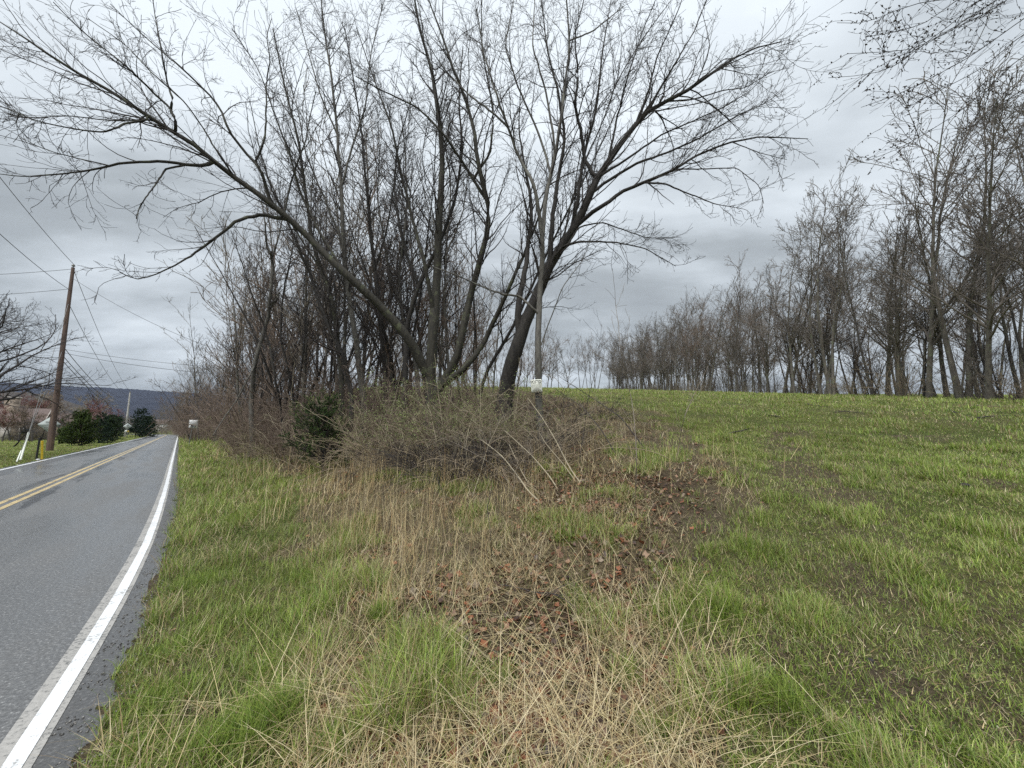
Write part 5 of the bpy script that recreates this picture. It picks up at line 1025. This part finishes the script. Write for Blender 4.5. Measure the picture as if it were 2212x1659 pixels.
def diamond_sign(px, py, basepy, Y, size, label, plate2=None, postr=0.03):
    b = base_at(px - (0 if plate2 else 6), Y, basepy); d = np.array([-0.667, 0.745, 0]); Fm = frame_from(-d)   # seen from behind: it faces traffic coming the other way
    root = empty('warning_sign', b); c = at(px, py, Y) - b
    Geo().tube([np.array([0, 0, -0.3]), np.array([c[0] * .5, c[1] * .5, c[2] * .5]), c + np.array([0, 0, size * 0.45])] + Fm[:, 2] * 0.03, postr, 6).build('post', M['steel'], root)
    plate('sign_plate', c, size, size, Fm, M['alu'], root, 0.004, math.radians(45), 0.05)
    g = Geo()
    for s in (-0.25, 0.25): g.box(c + np.array([0, 0, s * size]) + Fm[:, 2] * 0.012, (size * 0.5, 0.04, 0.02), Fm)
    g.build('bracket', M['steel'], root)
    if plate2:
        c2 = at(px - 2.5, 931.3, Y) - b; plate('advisory_plate', c2, 0.62, 0.42, Fm, M['signwhite'], root, 0.004, 0, 0.03)
        g = Geo(); V = np.array([(0.04, .16, .006), (.30, .16, .006), (.42, 0, .006), (.30, -.16, .006), (0.04, -.16, .006)]) @ Fm.T + c2; g.add(V, None, [(0, 4, 3), (0, 3, 1), (1, 3, 2)]); g.build('arrow_panel', M['yellow'], root)
    return tag(root, label, 'road sign')
diamond_sign(107, 917, 972, 31.5, 0.92, 'large grey back of a diamond warning sign behind the pole')
diamond_sign(275.5, 921, 944, 75, 0.92, 'distant grey diamond sign back above a small yellow arrow plate', True, 0.04)

# ------------------------------------------------------------------ utility poles and wires
def pole(name, b, top, r0, r1, mat, label, lean=(0, 0)):
    root = empty(name, b); H = top - b[2]; P = np.array([[lean[0] * t, lean[1] * t, -0.5 + (H + 0.5) * t] for t in np.linspace(0, 1, 8)]); Geo().tube(P, np.linspace(r0, r1, 8), 14).build('shaft', M[mat], root, True)
    g = Geo(); g.tube([(lean[0], lean[1], H), (lean[0], lean[1], H + 0.10)], [0.03, 0.03], 6); g.tube([(lean[0], lean[1], H + .10), (lean[0], lean[1], H + .16), (lean[0], lean[1], H + .26), (lean[0], lean[1], H + .30)], [0.09, 0.12, 0.08, 0.05], 10); g.build('insulator', M['steel'], root)
    return tag(root, label, 'utility pole')
M['pole_wood'] = None
def pole_mat():
    m, nt, b = new_mat('creosoted_pole_wood'); tc = nt.nodes.new('ShaderNodeTexCoord'); mp = nt.nodes.new('ShaderNodeMapping'); nt.links.new(tc.outputs['Object'], mp.inputs[0]); mp.inputs['Scale'].default_value = (1, 1, 0.06)
    n = noise(nt, 9, 6, 0.7, mp.outputs[0]); c = ramp(nt, n, [(0.3, (0.065, 0.045, 0.040)), (0.55, (0.135, 0.090, 0.072)), (0.75, (0.24, 0.16, 0.10))]); nt.links.new(c, b.inputs['Base Color']); b.inputs['Roughness'].default_value = 0.8; bump(nt, b, n, 0.7, 0.02); M['pole_wood'] = m
pole_mat(); M['pole_pale'] = plain('weathered_pale_pole', (0.50, 0.48, 0.44), 0.8, 0, 0.15, 3)
PB = base_at(107, 30.6, 975); PT = at(158, 578, 30.6)
pole('utility_pole', PB, PT[2], 0.22, 0.11, 'pole_wood', 'tall brown wooden utility pole beyond the road on the left', (PT[0] - PB[0], 0))
PB2 = base_at(270, 92, 940); PT2 = at(281, 848, 92); pole('utility_pole', PB2, PT2[2], 0.22, 0.13, 'pole_pale', 'distant pale utility pole behind the dark evergreens', (PT2[0] - PB2[0], 0))
def pole_pt(t):  # point on the near pole at fraction of height
    return np.array([PB[0] + (PT[0] - PB[0]) * t, PB[1], PB[2] + (PT[2] - PB[2]) * t])
def frac(py):
    z = EYE + ray(140, py)[1] * 30.6; return (z - PB[2]) / (PT[2] - PB[2])
M['wire'] = plain('wire_cable', (0.07, 0.07, 0.075), 0.5, 0.0, 0.05)
def wire(a, b, sag, r, label):
    a, b = np.array(a, float), np.array(b, float); t = np.linspace(0, 1, 26)[:, None]; P = a * (1 - t) + b * t; P[:, 2] -= (4 * sag * t * (1 - t))[:, 0]; root = Geo().tube(P - a, r, 5).build('overhead_wire', M['wire']); root.location = a; return tag(root, label, 'wire', 'overhead wires')
P0 = np.array([-8.5, -3.5, 15.9])    # next pole of the line, behind the camera
wire(pole_pt(1.0) + (0, 0, .3), P0, 0.9, 0.018, 'topmost wire from the near pole up to the upper left'); wire(pole_pt(frac(627)), P0 - (0.4, 0, 2.2), 1.3, 0.018, 'second wire slanting to the upper left from below the pole top')
wire(pole_pt(frac(581)), (-62, 31, 15.4), 0.5, 0.017, 'upper wire running left from the pole'); wire(pole_pt(frac(624)), (-62, 31, 13.4), 0.5, 0.017, 'lower wire running left from the pole')
wire(pole_pt(frac(600)), at(520, 772, 30), 0.6, 0.015, 'thin wire dropping from the pole right behind the thicket')
wire(pole_pt(frac(754)), at(700, 800, 33), 0.5, 0.015, 'upper level wire crossing right to the thicket'); wire(pole_pt(frac(762)), at(700, 815, 33), 0.6, 0.018, 'lower level wire crossing right to the thicket')
wire(pole_pt(frac(751)), at(-60, 742, 31), 0.3, 0.015, 'thin wire running level left through the bare tree'); wire(pole_pt(frac(772)), at(-60, 735, 31), 0.5, 0.02, 'slack wire running left through the bare tree')
wire(pole_pt(.995), PT2 + (0, 0, .3), 1.2, 0.020, 'highest wire running on to the distant pale pole'); wire(pole_pt(frac(655)), PT2 - (0, 0, 1.2), 1.4, 0.020, 'second wire running on to the distant pale pole')
for k, (py, dz, lab) in enumerate([(748, 2.4, 'upper'), (766, 3.1, 'middle'), (776, 3.8, 'lowest')]): wire(pole_pt(frac(py)), PT2 - (0, 0, dz), 1.5, 0.028, f'{lab} thick cable running on to the distant pale pole')
# guy wires, their pale guards, marker posts
def guard(b_px, b_py, t_px, t_py, Y, attach, label, r):
    b = base_at(b_px, Y, b_py); b[2] = max(b[2], 0.0); a = pole_pt(attach); d = unit(a - b); L = np.linalg.norm(at(t_px, t_py, Y + 1.0) - b); L = {0: 2.35, 1: 1.2}[0 if r > 0.03 else 1]
    root = empty('guy_wire', b); Geo().tube([np.zeros(3) - d * 0.3, (a - b)], 0.014, 5).build('strand', M['steel'], root); Geo().tube([d * 0.05, d * L], r, 8).build('guard', M['white'], root); tag(root, label, 'guy wire', 'guy wires of the near pole')
guard(43, 998, 69, 932, 21.0, frac(655), 'guy wire with the long pale yellow guard', 0.045); guard(35, 1002, 47, 973, 20.0, frac(757), 'guy wire with the short pale guard further left', 0.03)
b = base_at(78, 22.0, 995); root = empty('marker_post', b); Geo().tube([(0, 0, -.2), (0, 0, 1.22)], 0.045, 8).build('post', M['blackpost'], root); Geo().box((0, 0, 1.24), (0.07, 0.07, 0.04)).build('cap', M['blackpost'], root); tag(root, 'slim black marker post by the far road edge', 'marker post')
b = base_at(91, 22.2, 995); root = empty('marker_post', b); Geo().tube([(0, 0, -.2), (-.16, 0, 1.02)], 0.05, 10).build('post', M['yellow'], root, True); Geo().tube([(-.16, 0, 1.02), (-.165, 0, 1.08)], [0.055, 0.045], 10).build('cap', M['yellow'], root); tag(root, 'yellow plastic marker post by the far road edge', 'marker post')
for i, (px, lab) in enumerate([(81.5, 'white'), (87, 'grey')]):
    bb = base_at(px, 21.7, 995); o = lump('kerb_stone', 600, 1500, (.09, .07, .05), M['tanlump'] if i else M['signwhite'], f'small {lab} stone between the black and yellow posts', 70 + i, 'stone'); o.location = (bb[0], bb[1], bb[2] + 0.02)
# mailbox
b = base_at(323, 112, 933); root = empty('mailbox', b); Geo().box((0, 0, .5), (.12, .12, 1.0)).build('post', M['twig_dark'], root); g = Geo(); g.box((0, 0, 1.12), (.55, .3, .22)); g.tube([(-.275, 0, 1.22), (.275, 0, 1.22)], .15, 12); g.build('box', M['blackpost'], root); Geo().box((.1, -.17, 1.3), (.03, .02, .2)).build('flag', M['twig_red'], root); tag(root, 'black mailbox on a post by the distant driveway', 'mailbox')

# ------------------------------------------------------------------ left side: lawn trees, hedge evergreens, houses
lt = bare_tree(np.random.default_rng(701), 'spreading_tree', 10.5, 0.30, lean=(0.12, 0), nlimb=30, spread=1.2, limb_f=0.78, dens=(2.6, 3.4, 3.6), twig=0.009, bk='bark_wet', tw='twig_dark', clear=0.16, up=0.02)
p = base_at(-78, 22.0, 960); lt.location = p; tag(lt, 'dark spreading bare tree at the left edge of the picture', 'tree')
def evg(px, py, Y, H, rb, shape, label, seed, cols, n1=110, ns=0.16):
    o = evergreen(np.random.default_rng(seed), 'evergreen_tree', H, rb, tuple(base_at(px, Y, py)), shape, cols, ns, n1, 0.15, 1.0); return tag(o, label, 'evergreen', 'evergreens on the roadside lawn')
JG = ((0.035, 0.06, 0.012), (0.055, 0.085, 0.018), (0.075, 0.11, 0.025)); SG = ((0.012, 0.028, 0.018), (0.022, 0.045, 0.025), (0.035, 0.06, 0.03)); MG = ((0.02, 0.04, 0.016), (0.035, 0.06, 0.02), (0.045, 0.075, 0.028))
evg(170, 961, 40, 3.1, 1.9, 'round', 'rounded olive green juniper nearest on the lawn', 1, JG); evg(212, 957, 47, 4.0, 1.7, 'cone', 'dark upright evergreen right behind the rounded juniper', 2, SG)
evg(232, 953, 53, 3.4, 1.6, 'round', 'dark bushy evergreen in the middle of the row', 3, MG); evg(243, 950, 62, 3.8, 1.7, 'cone', 'mid green evergreen left of the distant diamond sign', 4, MG); evg(250, 948, 80, 4.2, 2.2, 'round', 'dark evergreen just left of the distant diamond sign', 5, SG)
evg(292, 943, 84, 6.6, 2.5, 'cone', 'tall dark spruce left of the pair by the drive', 6, SG, 140, 0.24); evg(306, 942, 88, 6.9, 2.8, 'cone', 'tallest dark spruce of the pair by the drive', 7, SG, 150, 0.24); evg(318, 940, 98, 4.8, 2.2, 'round', 'low dark evergreen at the right end of the row', 8, MG, 110, 0.24)
evg(148, 957, 46, 1.6, 1.3, 'round', 'low yellow green shrub left of the rounded juniper', 9, JG, 60)
M['orchard'] = plain('weeping_dark_twig', (0.06, 0.052, 0.052), 0.85, var=0.2)
def lawn_tree(px, py, Y, H, lean, label, seed, tw='orchard', spread=1.3, up=-0.05, name='fruit_tree', twig=0.012, bk='bark_wet', n=14, r=0.13):
    o = bare_tree(np.random.default_rng(seed), name, H, r, lean=lean, nlimb=n, spread=spread, limb_f=0.6, dens=(3.2, 4.2, 3.0), twig=twig, bk=bk, tw=tw, clear=0.35, up=up); o.location = base_at(px, Y, py); return tag(o, label, 'tree')
lawn_tree(25, 955, 38, 2.6, (0.75, 0), 'small leaning fruit tree with tangled crown on the lawn', 801); lawn_tree(58, 950, 44, 3.2, (0.1, 0), 'low dark weeping tree on the lawn left of the pole', 802); lawn_tree(128, 950, 46, 3.8, (0.1, 0), 'small dark tree on the lawn just right of the pole', 803)
lawn_tree(88, 948, 60, 4.0, (0.0, 0), 'dark bushy tree behind the pole on the lawn edge', 804, 'twig_brown')
for i, (px, Y, H, tw, lab) in enumerate([(-20, 70, 8, 'twig_red', 'reddish budding tree behind the chimney'), (25, 78, 9, 'twig_red', 'reddish budding tree right of the chimney'), (60, 72, 8, 'twig_red', 'broad reddish tree left of the pole'), (95, 80, 9, 'twig_brown', 'brown bare tree behind the pole'),
                                         (128, 95, 11, 'twig_tan', 'tan green budding tree right of the pole'), (160, 105, 12, 'twig_tan', 'larger tan green budding tree right of the pole'), (195, 82, 7.5, 'twig_red', 'red budding tree left of the pale pole'), (222, 86, 8, 'twig_red', 'brightest red budding tree behind the dark evergreens'), (245, 92, 6.5, 'twig_red', 'small red budding tree near the pale pole'),
                                         (105, 66, 6, 'twig_brown', 'low brown tree beside the diamond sign'), (40, 56, 4.6, 'twig_brown', 'low brown tree in front of the house roof'), (8, 54, 4.4, 'twig_brown', 'low brown tree in front of the chimney'), (72, 55, 4.6, 'twig_brown', 'low brown tree at the end of the house'), (24, 58, 4.8, 'twig_red', 'low reddish tree before the house')]):
    lawn_tree(px, 940, Y, H, (0, 0), lab, 820 + i, tw, 0.95, 0.03, 'budding_tree', 0.022, 'bark_line_d', 20, 0.15)
# trees closing the far end of the road
for i, (px, Y, s) in enumerate(sorted([(262, 150, .55), (290, 170, .6), (318, 180, .62), (333, 190, .7), (340, 160, .75), (352, 175, .8), (360, 150, .85), (366, 185, .9), (374, 165, .95), (380, 140, .85), (388, 175, 1.0), (392, 150, .95), (345, 215, .9), (370, 220, 1.0), (310, 230, .7), (275, 215, .6), (240, 200, .55), (205, 190, .5), (170, 180, .5), (140, 170, .45), (110, 165, .45), (356, 240, .9), (384, 210, 1.0)])):
    o = copy_tree(tl[i % 7]); o.location = base_at(px, Y, 930); s *= 0.85; o.scale = (s, s, s); o.rotation_euler = (0, 0, i * 1.7); tag(o, f'bare tree at the far road end below the ridge, {ordn[i]} from the left', 'tree', 'bare trees closing the far end of the road')
for i, (px, Y, s, v) in enumerate(sorted([(352, 150, 1.5, 2), (362, 145, 1.6, 1), (372, 150, 1.7, 2), (380, 140, 1.5, 1), (386, 130, 1.5, 0), (344, 165, 1.4, 0), (330, 170, 1.4, 2), (316, 180, 1.4, 2), (392, 128, 1.5, 2)])):
    o = copy_tree(ub[v]); o.location = base_at(px, Y, 930); o.scale = (s, s, s); tag(o, f'brushy bush where the road bends out of sight, {ordn[i]} from the left', 'bush', 'bushes at the road bend')
# houses
M['roofred'] = plain('brown_shingle', (0.13, 0.095, 0.085), 0.9, 0, 0.2, 3); M['stucco'] = plain('tan_stone_wall', (0.26, 0.21, 0.165), 0.9, 0, 0.35, 2.5, 0.4); M['whitewall'] = plain('white_siding', (0.72, 0.72, 0.70), 0.7, 0, 0.05, 2); M['glass'] = plain('dark_window', (0.03, 0.035, 0.04), 0.15, 0, 0.05); M['trim'] = plain('pale_trim', (0.55, 0.50, 0.45), 0.6)
def house(px, Y, py, w, dep, h, rh, rz, wall, label, chim=None, nwin=3):
    b = base_at(px, Y, py); root = empty('house', b, rz); Geo().box((0, 0, h / 2 - .2), (w, dep, h + .4)).build('wall', M[wall], root)
    g = Geo(); x = w / 2 + .4; y = dep / 2 + .5; V = [(-x, -y, h - .05), (x, -y, h - .05), (x, y, h - .05), (-x, y, h - .05), (-x, 0, h + rh), (x, 0, h + rh)]; V2 = [(a, c, d + .16) for a, c, d in V]; g.add(V + V2, [(0, 1, 2, 3), (6, 10, 11, 7), (7, 11, 5, 1), (8, 9, 10, 11), (8, 11, 10, 9)][:2] + [(8, 11, 10, 9), (0, 6, 7, 1), (2, 8, 9, 3)], [(0, 3, 4), (1, 5, 2), (6, 10, 9), (7, 8, 11)]); rf = g.build('roof', M['roofred'], root)
    g = Geo()
    for sx in (-1, 1):
        for sy in (-1, 1): g.tube([(sx * (x + .02), sy * y, h + .02), (sx * (x + .02), 0, h + rh + .1)], .09, 4)
    g.build('bargeboard', M['trim'], root)
    for k in range(nwin):
        wx = (k + .5) / nwin * w - w / 2; f = Geo().box((wx, -dep / 2 - .02, h * .55), (1.2, .06, 1.3)).build('window', M['trim'], root); Geo().box((wx, -dep / 2 - .06, h * .55), (1.02, .03, 1.12)).build('pane', M['glass'], f)
    d_ = Geo().box((w * .12, -dep / 2 - .02, 1.05), (1.0, .06, 2.1)).build('door', M['trim'], root); Geo().box((w * .12 + .35, -dep / 2 - .07, 1.0), (.08, .05, .08)).build('handle', M['steel'], d_)
    if chim:
        cx, cy, cw, ch = chim; c = Geo().box((cx, cy, ch / 2), (cw, cw * .7, ch)).build('chimney', M['stucco'], root); Geo().box((cx, cy, ch + .1), (cw + .2, cw * .7 + .2, .2)).build('chimney_cap', M['trim'], c)
    return tag(root, label, 'house')
house(2, 62, 945, 9, 8, 2.9, 2.3, 0.75, 'stucco', 'tan house with a stone chimney at the left edge', (0.8, -1.2, 1.5, 6.9)); house(146, 82, 945, 10, 8, 3.0, 2.2, 0.85, 'stucco', 'brown roofed house glimpsed between pole and juniper', (-2, 0, .9, 6.0))
house(336, 240, 925, 13, 9, 5.0, 3.0, 0.3, 'whitewall', 'white farmhouse seen small through trees past the road bend', None, 4); house(346, 255, 925, 8, 7, 4.0, 2.2, 0.9, 'whitewall', 'small white outbuilding right of the farmhouse past the bend', None, 2)

# thin damp air out to the ridge
def build_haze():
    m = bpy.data.materials.new('damp_air'); m.use_nodes = True; nt = m.node_tree; nt.nodes.clear(); out = nt.nodes.new('ShaderNodeOutputMaterial'); v = nt.nodes.new('ShaderNodeVolumePrincipled')
    v.inputs['Color'].default_value = (0.62, 0.74, 1.0, 1); v.inputs['Density'].default_value = 0.000045; v.inputs['Anisotropy'].default_value = 0.2; nt.links.new(v.outputs[0], out.inputs['Volume'])
    o = Geo().box((0, 0, 240), (19000, 19000, 500)).build('haze', m); tag(o, 'thin damp air between the road and the far ridge', 'haze', kind='stuff')
build_haze()
